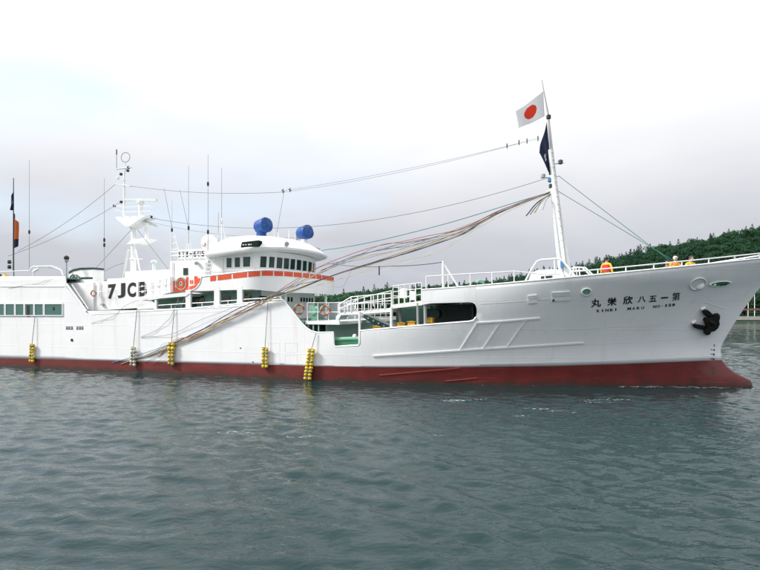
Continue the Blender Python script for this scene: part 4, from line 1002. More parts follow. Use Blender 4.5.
# ------------------------------------------------------------------ flags
def cloth(name, corners, n, m, wave, mats, matf=None, thick=0.006):
    """bilinear patch through four ship points (a b on the staff, c d free), rippled"""
    a, b, c, d = [Vector(p) for p in corners]; vs = []; fs = []
    nrm = (d - a).cross(b - a).normalized()
    for i in range(n + 1):
        for j in range(m + 1):
            s, t = i / n, j / m
            p = (a * (1 - t) + b * t) * (1 - s) + (d * (1 - t) + c * t) * s
            p = p + nrm * wave * s ** .7 * math.sin(s * 7.5 + t * 1.7) + Vector((0, 0, -1)) * 0.03 * math.sin(s * math.pi)
            vs.append(p)
    mm_ = []
    for i in range(n):
        for j in range(m):
            fs.append((i * (m + 1) + j, (i + 1) * (m + 1) + j, (i + 1) * (m + 1) + j + 1, i * (m + 1) + j + 1))
            mm_.append(matf((i + .5) / n, (j + .5) / m) if matf else 0)
    o0 = Vector(a); mb = MB(); mb.v = [tuple(W(p) - W(o0)) for p in vs]; mb.f = fs; mb.m = mm_
    o = mb.build(name, mats, None, 80); o.location = W(o0)
    sm = o.modifiers.new('thickness', 'SOLIDIFY'); sm.thickness = thick
    return o
fa, fb, fc, fd = S(543.2, 91, 0), S(544.6, 116, 0), S(518.6, 128, -.5), S(515.2, 111.5, -.5)
def disc(s, t): return 1 if ((s - .5) * 1.32) ** 2 + (t - .5) ** 2 < .30 ** 2 else 0
tag(cloth('national_flag', (fa, fb, fc, fd), 60, 48, .06, ['flag_white', 'flag_red'], disc), 'white flag with a red disc flying from the foremast staff', 'flag')
na, nb_, nc, nd = S(546.8, 122, -.02), S(551.5, 176, -.02), S(548, 172, -.15), S(538.4, 153, -.35)
tag(cloth('navy_flag', (na, nb_, nc, nd), 24, 40, .10, ['flag_navy', 'flag_white'], lambda s, t: 1 if (abs(s - .55) < .10 and .42 < t < .62 and (int(t * 30) % 3)) else 0), 'limp navy flag hanging down the foremast below the red disc flag', 'flag')
# stern flags on their own pole
p = S(13.5, 276, -3.2); q = S(13.8, 178, -3.2)
MB().tube([(p.x, -3.2, p.z - .3), (p.x, -3.2, q.z)], [.05, .025], 8).build('stern_pole', 'dark_grey', ship)
mb = MB()
for dv in (262, 267): r_ = S(9.4, dv, -3.2); mb.lathe([(.1, -.12), (.13, 0), (.1, .12)], r_, (0, 0, 1), 10)
mb.tube([S(9.4, 262, -3.2), S(13.5, 262, -3.2)], .03); mb.tube([S(9.4, 267, -3.2), S(13.5, 267, -3.2)], .03); mb.build('stern_light', 'dark_green', ship)
tag(cloth('dark_flag', (S(13.8, 188, -3.2), S(13.6, 210, -3.2), S(9.5, 210, -3.4), S(11, 199, -3.4)), 14, 24, .09, ['flag_navy', 'flag_white'], lambda s, t: 1 if (.3 < s < .6 and .4 < t < .75 and int(s * 20 + t * 9) % 2) else 0), 'dark navy flag with pale marks hanging high on the stern pole', 'flag')
tag(cloth('orange_flag', (S(13.6, 212, -3.2), S(13.4, 250, -3.2), S(17.6, 245, -3.3), S(17.4, 222, -3.3)), 16, 28, .10, ['flag_orange', 'flag_navy'], lambda s, t: 1 if (t > .7 or s < .25) else 0), 'orange and navy flag hanging below the dark flag on the stern pole', 'flag')

# ------------------------------------------------------------------ wires (ship rigging)
def sagline(a, b, sag, n=24): return [Vector(a).lerp(Vector(b), i / n) + Vector((0, 0, -sag * 4 * (i / n) * (1 - i / n))) for i in range(n + 1)]
def wire(a, b, sag=0.0, r=0.012, m='wire', name='rigging_wire'): return MB().tube(sagline(a, b, sag), r, 5).build(name, m, ship)
wire(S(130.5, 186, 0), S(284, 192, 0), .25); wire(S(284, 192, 0), S(528, 141, 0), .25, .008); wire(S(284, 190.5, .6), S(540, 138, .6), .2, .008)
wire(S(151, 218, 0), S(549, 177.5, 0), 1.5, .013); wire(S(150, 222, -.3), S(300, 238, -1), .3, .008)
wire(S(115.5, 184, 0), S(18, 251, -2.8), .3); wire(S(124, 200, 0), S(8, 256, -2.8), .3); wire(S(132, 229, 0), S(84, 281, -2.5), .0, .014); wire(S(137, 229, 0), S(169.5, 271, -2), 0, .014)
wire(S(164, 188.4, 0), S(172, 229, -2)); wire(S(180, 190.3, 0), S(188.6, 228, -2.6)); wire(S(284, 192, 0), S(277, 232, -.6), .0, .01); wire(S(94, 279, -2.5), S(124, 263, 0), -.15, .012)
for k, (u, v) in enumerate(((283, 191), (290, 190), (507, 146), (519, 142.5), (527, 141), (538, 138.5))):
    p = S(u, v, 0); mb = MB(); mb.tube([(p.x, 0, p.z - .13), (p.x, 0, p.z + .13)], .03); mb.tube([(p.x, -.2, p.z), (p.x, .2, p.z)], .02); mb.build('wire_insulator', 'dark_grey', ship)
wire(S(558.5, 175.8, 0), S(672, 262.5, 0), 0, .015, 'wire_green'); wire(S(555.5, 189.6, 0), S(684, 267, -.6), 0, .015, 'wire_green')
wire(S(443.2, 262, -3.9), S(392, 266, -4.2), .05, .02); wire(S(392, 266, -4.2), S(331, 263.5, -2.5), .1, .016)
p = S(378.5, 270, -4.4); MB().tube([(p.x, -4.3, p.z - .25), (p.x, -4.3, p.z + .2)], .035).build('wire_shackle', 'dark_grey', ship)

# ------------------------------------------------------------------ streamer ropes from the foremast along the side to the hull
def spline(P, n=14):
    P = [Vector(p) for p in P]; Q = [P[0] * 2 - P[1]] + P + [P[-1] * 2 - P[-2]]; out_ = []
    for a, b, c, d in zip(Q[:-3], Q[1:-2], Q[2:-1], Q[3:]):
        for i in range(n):
            t = i / n; out_.append(.5 * ((2 * b) + (c - a) * t + (2 * a - 5 * b + 4 * c - d) * t * t + (3 * b - a - 3 * c + d) * t ** 3))
    return out_ + [P[-1]]
def rope(name, pts, r, m, label, group=None):
    P = spline(pts); ph = random.uniform(0, 6)
    P = [p + Vector((0, .02 * math.sin(i * .35 + ph), .02 * math.sin(i * .23 + ph * 2))) if 2 < i < len(P) - 3 else p for i, p in enumerate(P)]
    Wp = [W(p) for p in P]; o0 = Wp[0]
    o = MB().tube([p - o0 for p in Wp], r, 6).build(name, m, None, 60); o.location = o0
    return tag(o, label, 'rope', group)
G = 'slack lines strung from the foremast to the hull side'
def yb(u): return float(np.interp(u, [150, 290, 310, 550], [-BH - .05, -BH - .22, -BH - .28, -.12]))
def RP(pts, dy=0.0, end=True):                # photo points of a line that swings out from the mast to the side
    pts = [(u, v + (random.uniform(-2.6, 2.6) if 175 < u < 280 else 0)) for u, v in pts]
    out_ = [S(u, v, yb(u) + (dy if 300 < u < 540 else 0)) for u, v in pts]
    if end: e_ = pts[-1]; out_[-1] = S(e_[0], e_[1], -BH - .03)
    return out_
FT = lambda du=0, dv=0: S(550.5 + du, 193 + dv, -.12)
LOW = [(549.5, 193), (509, 208.5), (484, 221), (459, 234.5), (415, 249.5), (367, 265.5), (320, 280), (283, 293)]
UPP = [(549.5, 192), (509, 207), (484, 219.5), (459, 231), (415, 241), (383, 247.5), (352, 257.5), (320, 270), (283, 290)]
def jit(pts, a, b=None):                      # strands lie close at the mast and spread towards the bridge
    return [(u, v + (a * 1.5 + random.uniform(-2.1, 2.1)) * min(1, (i + .3) / 5)) for i, (u, v) in enumerate(pts)]
TAIL = {1: [(240, 309.5), (200, 331), (168, 347)], 2: [(240, 312), (205, 331.5), (150, 356)], 3: [(245, 311), (190, 341), (121, 364)], 4: [(236, 315), (180, 343), (133, 360.5)], 5: [(240, 313), (196, 336), (176, 341), (158, 357)], 6: [(246, 309), (205, 327), (166, 346), (112, 363)]}
rope('rope', RP(jit(LOW, 0) + TAIL[1]), 0.0231, 'rope_navy', 'thick navy rope sweeping from foremast past the bridge to the yellow floats', G)
rope('rope', RP(jit(LOW, 1.0) + TAIL[3]), 0.0177, 'rope_tan', 'tan rope sagging from foremast past the bridge to low on the hull', G)
rope('rope', RP(jit(LOW, -.8) + TAIL[4]), 0.0190, 'rope_brown', 'brown rope sagging from foremast past the bridge to low on the hull', G)
rope('rope', RP(jit(LOW, .4) + TAIL[2]), 0.0150, 'rope_olive', 'olive rope sagging from foremast past the bridge to the red band', G)
rope('rope', RP(jit(UPP, 0) + TAIL[4]), 0.0163, 'rope_grey', 'dark grey rope along the upper edge of the rope bundle', G)
rope('rope', RP(jit(UPP, -1.6) + TAIL[5], .4), 0.016, 'rope_red', 'dull red line along the upper edge of the rope bundle', G)
rope('rope', RP(jit(UPP, 1.4) + TAIL[6], .2), 0.016, 'rope_blue', 'blue line in the upper strands of the rope bundle', G)
rope('rope', RP(jit(UPP, 2.8) + TAIL[5]), 0.016, 'rope_yellow', 'yellow line in the middle of the rope bundle', G)
rope('rope', RP(jit(UPP, -.6) + TAIL[2], .3), 0.0150, 'rope_brown', 'thin brown rope among the upper strands of the rope bundle', G)
rope('rope', RP([(549, 194), (510, 210.5), (485, 224), (459, 239), (446, 245), (421, 257), (383, 270), (340, 279), (300, 290)], 0, False), 0.0082, 'rope_white', 'pale frayed line trailing beneath the rope bundle', G)
rope('rope', RP([(540, 198), (505, 213), (480, 227), (450, 246), (428, 256), (395, 262), (352, 276), (318, 285)], -.3, False), 0.0082, 'rope_yellow', 'thin yellow frayed line trailing beneath the rope bundle', G)
rope('rope', RP([(470, 229), (440, 238.5), (404, 243), (372, 252), (345, 262), (328, 268)], .5, False), 0.0088, 'rope_blue', 'short pale blue strand loose above the rope bundle', G)
rope('rope', [FT(-.3, -.5)] + [S(u, v, y) for u, v, y in ((509, 206.5, -.4), (459, 229.5, -.5), (400, 246, -.2), (355, 256, .4), (321, 270.5, 1.0))], 0.0187, 'rope_brown', 'brown rope ending at the front of the bridge bulwark', G)
rope('rope', [FT(-.4, -1)] + [S(u, v, y) for u, v, y in ((500, 207.5, -.2), (440, 225, 0), (380, 240.5, .4), (321.5, 250.5, .9))], 0.0216, 'rope_teal', 'teal rope from foremast to the corner of the wheelhouse roof', G)
rope('rope', [FT(-.6, -1.5)] + [S(u, v, y) for u, v, y in ((470, 224, -.2), (400, 249, .2), (350, 262, .5), (326, 263.5, .8))], 0.0115, 'rope_grey', 'grey slack line from foremast to below the wheelhouse windows', G)
rope('rope', [S(352, 268, -3), S(345, 284, -3.2), S(338, 287.5, -3.1), S(333.5, 286.5, -2.6)], 0.0072, 'rope_grey', 'thin grey loop drooping beside the bridge bulwark corner', G)
rope('rope', RP([(240, 304.2), (205, 318), (180, 332), (160, 336), (141, 337.5)]), 0.0095, 'rope_grey', 'loose grey cord lying against the white hull amidships', G)
rope('rope', RP([(174, 310), (168, 320), (158, 329), (141, 337)]), 0.0088, 'rope_navy', 'short dark cord hanging beside the gallery stair', G)
rope('rope', RP([(174, 343), (163, 344), (156, 352), (148, 357)]), 0.0082, 'rope_grey', 'short grey tail curling left of the yellow floats', G)
rope('rope', RP([(172, 347), (160, 355), (145, 362.5)]), 0.0082, 'rope_navy', 'thin navy tail spread low on the hull by the pale floats', G)
rope('rope', RP([(174, 346), (166, 356), (152, 364)]), 0.0082, 'rope_brown', 'thin brown tail spread low on the hull by the yellow floats', G)
rope('rope', [S(139, 300, -4.7)] + RP([(124, 306.5), (112, 317), (101, 320), (91, 323.5)]), 0.0088, 'rope_grey', 'thin grey cord drooping from the canopy corner down the hull', G)
rope('rope', RP([(52, 277.5), (40, 282.5), (26, 285), (8, 288)]), 0.0082, 'rope_grey', 'thin grey cord drooping below the after davit frame', G)
for k in range(5):
    a = FT(-.2 * k, 1 + .6 * k); b = S(526 + 4.2 * k, 216 - 1.5 * k, -.5 - .1 * k)
    rope('rope_tail', [a, a.lerp(b, .6) + Vector((0, 0, .15)), b], .03 if k < 3 else .015, ('rope_navy', 'rope_grey', 'rope_olive', 'rope_white', 'rope_grey')[k], ('frayed navy rope tail hanging from the foremast', 'frayed dark grey rope tail hanging from the foremast', 'frayed olive rope tail hanging from the foremast', 'frayed white rope tail hanging from the foremast', 'thin grey rope tail hanging close to the foremast')[k], 'rope tails at the foremast')

# ------------------------------------------------------------------ strings of fender floats on the side
def float_string(ut, vt, ub, vb, utop, vtop, rows, m, label, rw=.085):
    t = S(ut, vt, -BH - .16); b = S(ub, vb, -BH - .16)
    k = S(utop, vtop, -BH - .07)
    root = empty('float_string', W(b), -TH); o0 = Vector(b)
    tag(root, label, 'fender', 'float strings hung over the side')
    d = (b - t); L_ = d.length; st_ = L_ / rows
    for i in range(rows):
        for sx in (-1, 1):
            c = t + d * ((i + .5) / rows) + Vector((sx * rw * .95, random.uniform(-.02, .02), random.uniform(-.012, .012)))
            MB().ball(c - o0, rw * random.uniform(.84, 1.06), 10, sq=min(1.25, st_ / rw * .54), axis=(random.uniform(-.4, .4), random.uniform(-.3, .3), 1)).build('float', m if random.random() < .75 else m + '_worn', root, 70)
    mb = MB(); mb.tube([k - o0, t - o0, b - o0], .018, 6); mb.build('hanging_rope', 'rope_grey', root)
    for i in range(0, rows, 2):
        c = t + d * (i / rows); MB().tube([c - o0 + Vector((-rw * 1.6, -.07, 0)), c - o0 + Vector((rw * 1.6, -.07, 0))], .014).build('lashing', 'rope_grey', root)
float_string(32, 344, 31.5, 362.5, 35, 316, 6, 'yellow_float', 'string of yellow floats hanging below the gallery windows near the stern', .1)
float_string(133.4, 347, 133, 366.5, 137, 309, 6, 'pale_float', 'string of faded pale floats beside the call sign casing', .1)
float_string(171.4, 342.5, 171, 365.5, 174.4, 307, 6, 'yellow_float', 'string of yellow floats where the slack ropes meet the hull', .12)
float_string(265, 347.5, 264.8, 368, 268, 301, 6, 'yellow_float', 'string of dull yellow floats beside the four square outlines', .1)
float_string(311.5, 349, 307.4, 380, 316, 333, 9, 'yellow_float', 'long leaning string of yellow floats reaching down to the water', .115)
# ------------------------------------------------------------------ life rings
def lifering(u, v, y, rr, label, n=(0.25, -1, 0.05), sx=1.0):
    p = S(u, v, y); o0 = W(p); mb = MB(); mb.ring((0, 0, 0), rr, rr * .27, n, 24, 8, 0, 1)
    o = mb.build('life_ring', ['ring_tan', 'ring_orange'], None, 60); o.location = o0; o.rotation_euler = (0, 0, -TH)
    return tag(o, label, 'life ring', 'life rings on deck')
lifering(299.3, 309, -4.28, .235, 'tan and orange life ring on the rail beside the white curved bulwark')
lifering(325.2, 310.4, -4.28, .23, 'tan and orange life ring on the rail post near the green line hauler')
lifering(247, 298, -3.42, .20, 'orange life ring on the shaded wall under the bridge')
lifering(93.6, 293.2, Yc - 0.28, .16, 'small life ring hung on the rail beside the large call sign')
# ------------------------------------------------------------------ yellow baskets on the well deck bulwark shelf
mb = MB(); a = S(361, 331.6, -4.1); b = S(434, 325.6, -4.1)
mb.prism_y([(a.x, a.z - .05), (b.x, b.z - .05), (b.x, b.z), (a.x, a.z)], -4.15, -3.3); shelf = mb.build('bulwark_shelf', 'deck_green', ship)
for k, (u, v, w, h, tl, lab) in enumerate(((376.5, 330.4, .36, .22, .25, 'tilted low yellow basket alone near the green side roller'), (402, 328.3, .40, .28, 0, 'yellow basket standing beside the slanted grey post'), (412, 327.4, .38, .30, .05, 'yellow basket standing between the two grey posts'), (430.3, 326, .34, .40, -.05, 'tall yellow basket at the edge of the dark opening'))):
    p = S(u, v, -3.95); root = empty('basket', W((p.x, -3.95, p.z - .02)), -TH + tl); tag(root, lab, 'basket', 'yellow baskets on the working deck')
    root.rotation_euler = (0, tl * .5, -TH + tl)
    mb = MB(); w2 = w / 2; n = 4
    mb.hexa([(-w2 * .85, -w2 * .85, 0), (w2 * .85, -w2 * .85, 0), (w2 * .85, w2 * .85, 0), (-w2 * .85, w2 * .85, 0), (-w2, -w2, h), (w2, -w2, h), (w2, w2, h), (-w2, w2, h)]); mb.build('basket_body', 'basket', root)
    mb = MB()
    for z in (h * .5, h): s_ = w2 * (.85 + .15 * z / h) + .012; mb.tube([(-s_, -s_, z), (s_, -s_, z), (s_, s_, z), (-s_, s_, z), (-s_, -s_, z)], .02, 6)
    mb.build('basket_rim', 'basket', root)
    mb = MB(); mb.ball((0, 0, h), w2 * .8, 8, sq=.35); mb.build('coiled_line', 'rope_tan', root)
# floats lying at the after rail
for u, v, r_, m, lab in ((5.5, 274.2, .22, 'basket', 'round orange-yellow float on the after deck rail'), (0.5, 274, .2, 'rope_navy', 'round navy float beside the orange-yellow float')):
    p = S(u, v, -4.2); mb = MB(); mb.ball((0, 0, 0), r_, 14, sq=.9); mb.tube([(0, 0, r_ * .8), (0, 0, r_ * 1.15)], .05)
    o = mb.build('deck_float', m, None, 60); o.location = W((p.x, -4.2, zst + r_ * .3 - .1)); tag(o, lab, 'float')

# ------------------------------------------------------------------ people on the forecastle
def person(u, v_head, y, heading, top, trousers, hat, label, lean=0.0, arms='rail', height=1.68):
    p = S(u, v_head, y); dz = zfd(p.x); H = height
    root = empty('person', W((p.x, y, dz)), -TH + heading); tag(root, label, 'person', 'crew on the forecastle')
    s = H / 1.7; lx = lean
    V = dict(pel=(0, 0, .95), ch=(lx * .5, 0, 1.22), sh=(lx, 0, 1.38), nk=(lx * 1.15, 0, 1.47), hd=(lx * 1.3 + .01, 0, 1.55), hl=(0, .1, .9), hr=(0, -.1, .9), kl=(.03, .11, .5), kr=(.02, -.11, .5), al=(-.01, .11, .08), ar=(-.01, -.11, .08), tl=(.14, .12, .04), tr=(.14, -.12, .04),
             sl=(lx, .19, 1.37), sr=(lx, -.19, 1.37))
    if arms == 'rail':
        V.update(el=(lx + .12, .25, 1.13), er=(lx + .12, -.25, 1.13), wl=(lx + .36, .20, 1.06), wr=(lx + .36, -.2, 1.06), fl=(lx + .44, .19, 1.04), fr=(lx + .44, -.19, 1.04))
    else:
        V.update(el=(lx, .26, 1.1), er=(lx, -.26, 1.1), wl=(lx + .08, .27, .86), wr=(lx + .08, -.27, .86), fl=(lx + .1, .26, .77), fr=(lx + .1, -.26, .77))
    rad = dict(pel=(.15, .13), ch=(.155, .12), sh=(.13, .1), nk=(.055, .055), hd=(.06, .06), hl=(.095, .1), hr=(.095, .1), kl=(.065, .065), kr=(.065, .065), al=(.05, .05), ar=(.05, .05), tl=(.045, .035), tr=(.045, .035), sl=(.07, .07), sr=(.07, .07), el=(.05, .05), er=(.05, .05), wl=(.035, .035), wr=(.035, .035), fl=(.04, .025), fr=(.04, .025))
    E_ = ['pel ch', 'ch sh', 'sh nk', 'nk hd', 'pel hl', 'pel hr', 'hl kl', 'hr kr', 'kl al', 'kr ar', 'al tl', 'ar tr', 'sh sl', 'sh sr', 'sl el', 'sr er', 'el wl', 'er wr', 'wl fl', 'wr fr']
    ks = list(V); me = bpy.data.meshes.new('body'); me.from_pydata([Vector(V[k]) * s for k in ks], [tuple(ks.index(a) for a in e.split()) for e in E_], [])
    tmp = bpy.data.objects.new('tmp', me); COL.objects.link(tmp)
    sk = tmp.modifiers.new('skin', 'SKIN'); sk.use_smooth_shade = True
    for i, k in enumerate(ks): me.skin_vertices[0].data[i].radius = [r_ * s for r_ in rad[k]]; me.skin_vertices[0].data[i].use_root = (k == 'pel')
    ss_ = tmp.modifiers.new('sub', 'SUBSURF'); ss_.levels = 1; ss_.render_levels = 1
    dg = bpy.context.evaluated_depsgraph_get(); bmx = bpy.data.meshes.new_from_object(tmp.evaluated_get(dg)); bpy.data.objects.remove(tmp)
    for m in (top, trousers, 'skin', 'black'): bmx.materials.append(MATS[m])
    hp = [Vector(V[k]) * s for k in ('fl', 'fr')]
    for f in bmx.polygons:
        c = f.center; f.use_smooth = True
        f.material_index = 2 if (c.z > 1.44 * s or min((c - h_).length for h_ in hp) < .075) else (3 if c.z < .1 * s else (1 if c.z < .93 * s else 0))
    bo_ = bpy.data.objects.new('body', bmx); COL.objects.link(bo_); bo_.parent = root
    hx = Vector(V['hd']) * s + Vector((.01, 0, .06)); mb = MB()
    mb.ball(hx, .092, 14, sq=1.27); mb.v = [(q[0] * 1.0 + 0.0, q[1] * .84, q[2]) for q in mb.v]
    mb.ball(hx + Vector((.095, 0, -.015)), .02, 6, sq=1.3)
    for sy in (-1, 1): mb.ball(hx + Vector((0, sy * .08, -.005)), .025, 6)
    mb.build('head', 'skin', bo_, 70)
    fc_ = MB()
    for sy in (-1, 1): fc_.ball(hx + Vector((.083, sy * .03, .012)), .012, 6)
    fc_.box((hx.x + .08, -.025, hx.z - .062), (hx.x + .088, .025, hx.z - .054)); fc_.build('face_features', 'hair', bo_)
    for key, sg in (('fl', 1), ('fr', -1)):
        mbh = MB(); h_ = Vector(V[key]) * s; dn = Vector((1, 0, -.35)) if arms == 'rail' else Vector((.15, 0, -1))
        for i, (l_, oy) in enumerate(((.075, -.03), (.085, -.01), (.08, .01), (.06, .03))): a = h_ + Vector((0, oy, 0)); mbh.tube([a, a + dn * l_ * .6, a + dn * l_ * .8 + Vector((-.01, 0, -.03))], [.011, .010, .008], 6)
        a = h_ + Vector((-.02, -sg * .03, 0)); mbh.tube([a, a + Vector((.03, -sg * .03, -.01)), a + Vector((.06, -sg * .035, -.02))], [.013, .011, .009], 6)
        mbh.build('fingers', 'skin', bo_, 70)
    hm = MB()
    prof = [(.100, -.035), (.102, .02), (.092, .07), (.06, .105), (.01, .12)]
    hm.lathe(prof, hx + Vector((-.018, 0, .012)), (-.18 if hat == 'hair' else 0, 0, 1), 14)
    hm.v = [(q[0], q[1] * .9, q[2]) for q in hm.v]
    if hat != 'hair': hm.lathe([(.07, 0), (.07, .015)], hx + Vector((.09, 0, .045)), (0, 0, 1), 12)
    hm.build('hair' if hat == 'hair' else 'cap', hat, bo_, 70)
    vm = MB()                                           # vest panels over the chest
    c1 = Vector(V['sh']) * s; c0 = Vector(V['pel']) * s
    vm.tube([c0 + Vector((0, 0, .08)), Vector(V['ch']) * s, c1 + Vector((0, 0, -.02))], [.185, .19, .16], 14, cap=False)
    vm.v = [(q[0], q[1] * 1.12, q[2]) for q in vm.v]
    return root, bo_, vm
r_, b_, vm = person(606.5, 261, -2.75, R(60), 'cloth_yellow', 'cloth_navy', 'hair', 'person with dark hair in red and yellow jacket standing alone at the bow rail', arms='down'); vm.build('vest', 'cloth_red', b_, 70)
r_, b_, vm = person(673.2, 259.5, -1.75, R(-75), 'vest', 'cloth_navy', 'cloth_white', 'person in white cap and yellow vest leaning over the bow rail', lean=.16, height=1.62); vm.build('vest', 'cloth_yellow', b_, 70)
r_, b_, vm = person(687.5, 259.8, -1.3, R(-70), 'cloth_yellow', 'cloth_navy', 'hair', 'dark haired person in yellow jacket bending at the bow rail', lean=.24, height=1.62); vm.build('vest', 'cloth_yellow', b_, 70)
r_, b_, vm = person(667, 263.2, -.9, R(-100), 'cloth_navy', 'cloth_navy', 'hair', 'short dark clothed person half hidden behind the white capped one', arms='down', height=1.5); vm.build('vest', 'cloth_white', b_, 70)

# ------------------------------------------------------------------ water
WAVES = []
rw_ = np.random.default_rng(11)
for lam, amp, n in ((7.0, .004, 5), (3.6, .0038, 8), (1.9, .0052, 12), (1.0, .0054, 18), (0.55, .0046, 26)):
    for _ in range(n):
        a = rw_.normal(R(235), 0.6); l = lam * rw_.uniform(.75, 1.3); k = 2 * math.pi / l
        WAVES.append((k * math.cos(a), k * math.sin(a), amp * rw_.uniform(.5, 1.2), rw_.uniform(0, 6.28)))
def wave(x, y):
    h = np.zeros_like(x)
    for kx, ky, a, p in WAVES:
        s_ = np.sin(kx * x + ky * y + p); h += a * (s_ + .25 * (s_ * s_ - .5))
    # patches of calmer and rougher water
    m = .75 + .35 * np.sin(x * .11 + 1.3 * np.sin(y * .07)) * np.sin(y * .17 + .9 * np.sin(x * .06))
    fade = np.clip((120 - np.hypot(x, y - 20)) / 60, 0, 1)
    return h * m * fade
gx = np.concatenate([np.linspace(-130, -34, 120, endpoint=False), np.linspace(-34, 28, 620, endpoint=False), np.linspace(28, 130, 120)])
gy = np.concatenate([np.linspace(-60, 3, 40, endpoint=False), np.linspace(3, 30, 330, endpoint=False), np.linspace(30, 60, 160, endpoint=False), np.linspace(60, 150, 110)])
X, Y = np.meshgrid(gx, gy, indexing='ij'); Z = wave(X, Y)
nx_, ny_ = X.shape
co = np.stack([X, Y, Z], -1).reshape(-1, 3)
idx = np.arange(nx_ * ny_).reshape(nx_, ny_)
quads = np.stack([idx[:-1, :-1], idx[1:, :-1], idx[1:, 1:], idx[:-1, 1:]], -1).reshape(-1, 4)
FARV = np.array([(-130, -60), (130, -60), (130, 150), (-130, 150)]); BIG = np.array([(-6000, -6000), (6000, -6000), (6000, 7000), (-6000, 7000)])
ci = [idx[0, 0], idx[-1, 0], idx[-1, -1], idx[0, -1]]
co = np.concatenate([co, np.array([(a, b, 0) for a, b in BIG])]); nb0 = nx_ * ny_
quads = np.concatenate([quads, np.array([(nb0 + i, nb0 + (i + 1) % 4, ci[(i + 1) % 4], ci[i]) for i in range(4)])])
def np_mesh(name, co, quads, mats, smooth=True):
    me = bpy.data.meshes.new(name); me.vertices.add(len(co)); me.vertices.foreach_set('co', co.astype(np.float32).ravel())
    k = quads.shape[1]
    me.loops.add(quads.size); me.loops.foreach_set('vertex_index', quads.astype(np.int32).ravel())
    me.polygons.add(len(quads)); me.polygons.foreach_set('loop_start', np.arange(0, quads.size, k, dtype=np.int32))
    me.polygons.foreach_set('use_smooth', np.full(len(quads), smooth))
    for m in mats: me.materials.append(m)
    me.update(calc_edges=True); me.validate(); return me
wm = bpy.data.materials.new('water'); wm.use_nodes = True; t = wm.node_tree; b = t.nodes['Principled BSDF']
b.inputs['Base Color'].default_value = (0.006, 0.027, 0.029, 1); b.inputs['Roughness'].default_value = 0.03; b.inputs['IOR'].default_value = 1.333
ge = t.nodes.new('ShaderNodeNewGeometry')
def wnoise(scale, strength, dist, detail=4, vec=(1, 1, 1), prev=None):
    mp_ = t.nodes.new('ShaderNodeMapping'); mp_.inputs['Scale'].default_value = vec; t.links.new(ge.outputs['Position'], mp_.inputs[0])
    n = t.nodes.new('ShaderNodeTexNoise'); n.inputs['Scale'].default_value = scale; n.inputs['Detail'].default_value = detail; t.links.new(mp_.outputs[0], n.inputs['Vector'])
    bn = t.nodes.new('ShaderNodeBump'); bn.inputs['Strength'].default_value = strength; bn.inputs['Distance'].default_value = dist
    t.links.new(n.outputs[0], bn.inputs['Height'])
    if prev: t.links.new(prev.outputs[0], bn.inputs['Normal'])
    return bn
b1 = wnoise(1.6, 0.35, 0.10, 3, (1, 2.0, 1)); b2 = wnoise(6.0, 0.7, 0.02, 3, (1, 1.8, 1), b1)
t.links.new(b2.outputs[0], b.inputs['Normal'])
water = bpy.data.objects.new('sea_water', np_mesh('sea_water', co, quads, [wm])); COL.objects.link(water); tag(water, 'dark teal rippled harbour water', kind='structure')
# foam: bow wave and scattered wisps
fv = []; ff = []
def wisp(cx, cy, l, w, ang, n=5):
    for _ in range(n * 4):
        ga, gb_ = random.gauss(0, l * .4), random.gauss(0, l * .10); ox, oy = cx + ga * math.cos(ang) - gb_ * math.sin(ang), cy + ga * math.sin(ang) + gb_ * math.cos(ang)
        rx, ry = w * random.uniform(.12, .55), w * random.uniform(.05, .16); k = 9; base_ = len(fv); a2 = ang + random.uniform(-.3, .3)
        for i in range(k):
            t_ = 2 * math.pi * i / k; j = random.uniform(.6, 1.25)
            x_, y_ = rx * j * math.cos(t_), ry * j * math.sin(t_)
            px_, py_ = ox + x_ * math.cos(a2) - y_ * math.sin(a2), oy + x_ * math.sin(a2) + y_ * math.cos(a2)
            fv.append((px_, py_, float(wave(np.array([px_]), np.array([py_]))[0]) + .006))
        ff.append(tuple(range(base_, base_ + k)))
def ground(u, v): d = FPX * HC / (v - HOR); return (u - 380) / FPX * d, d
for u, v, l, w, n in ((455, 401, 1.0, .28, 7), (472, 399.5, .8, .2, 5), (540, 409, .9, .3, 6), (556, 411, .8, .2, 5), (611, 400, 1.2, .25, 9), (598, 402, .8, .2, 5), (236, 433, .7, .2, 5), (300, 437, .5, .2, 4), (58, 367.5, .5, .25, 5), (440, 436, .5, .15, 4), (690, 396, .6, .2, 4), (520, 416, .4, .15, 3), (305, 381, .5, .2, 6)):
    x, y = ground(u, v); wisp(x, y, l, w * .62, random.uniform(-.2, .2), n)
for i in range(46):
    xx = 11.0 + 6.1 * i / 45; q = W((xx, -hb(xx, 0.02) - .10 - random.uniform(0, .25) * (1 if xx < 16 else .6), 0)); wisp(q.x, q.y, .18, .16, -TH - .1, 2)
for i in range(40):
    xx = -24 + 34 * i / 39 + random.uniform(-.4, .4); q = W((xx, -hb(xx, 0.02) - .05, 0))
    if random.random() < .55: wisp(q.x, q.y, .25, .10, -TH, 1)
fme = bpy.data.meshes.new('foam'); fme.from_pydata(fv, [], ff); fme.materials.append(MATS['foam'])
fo = bpy.data.objects.new('foam', fme); COL.objects.link(fo); tag(fo, 'thin white foam wisps and bow wave on the water', kind='stuff')

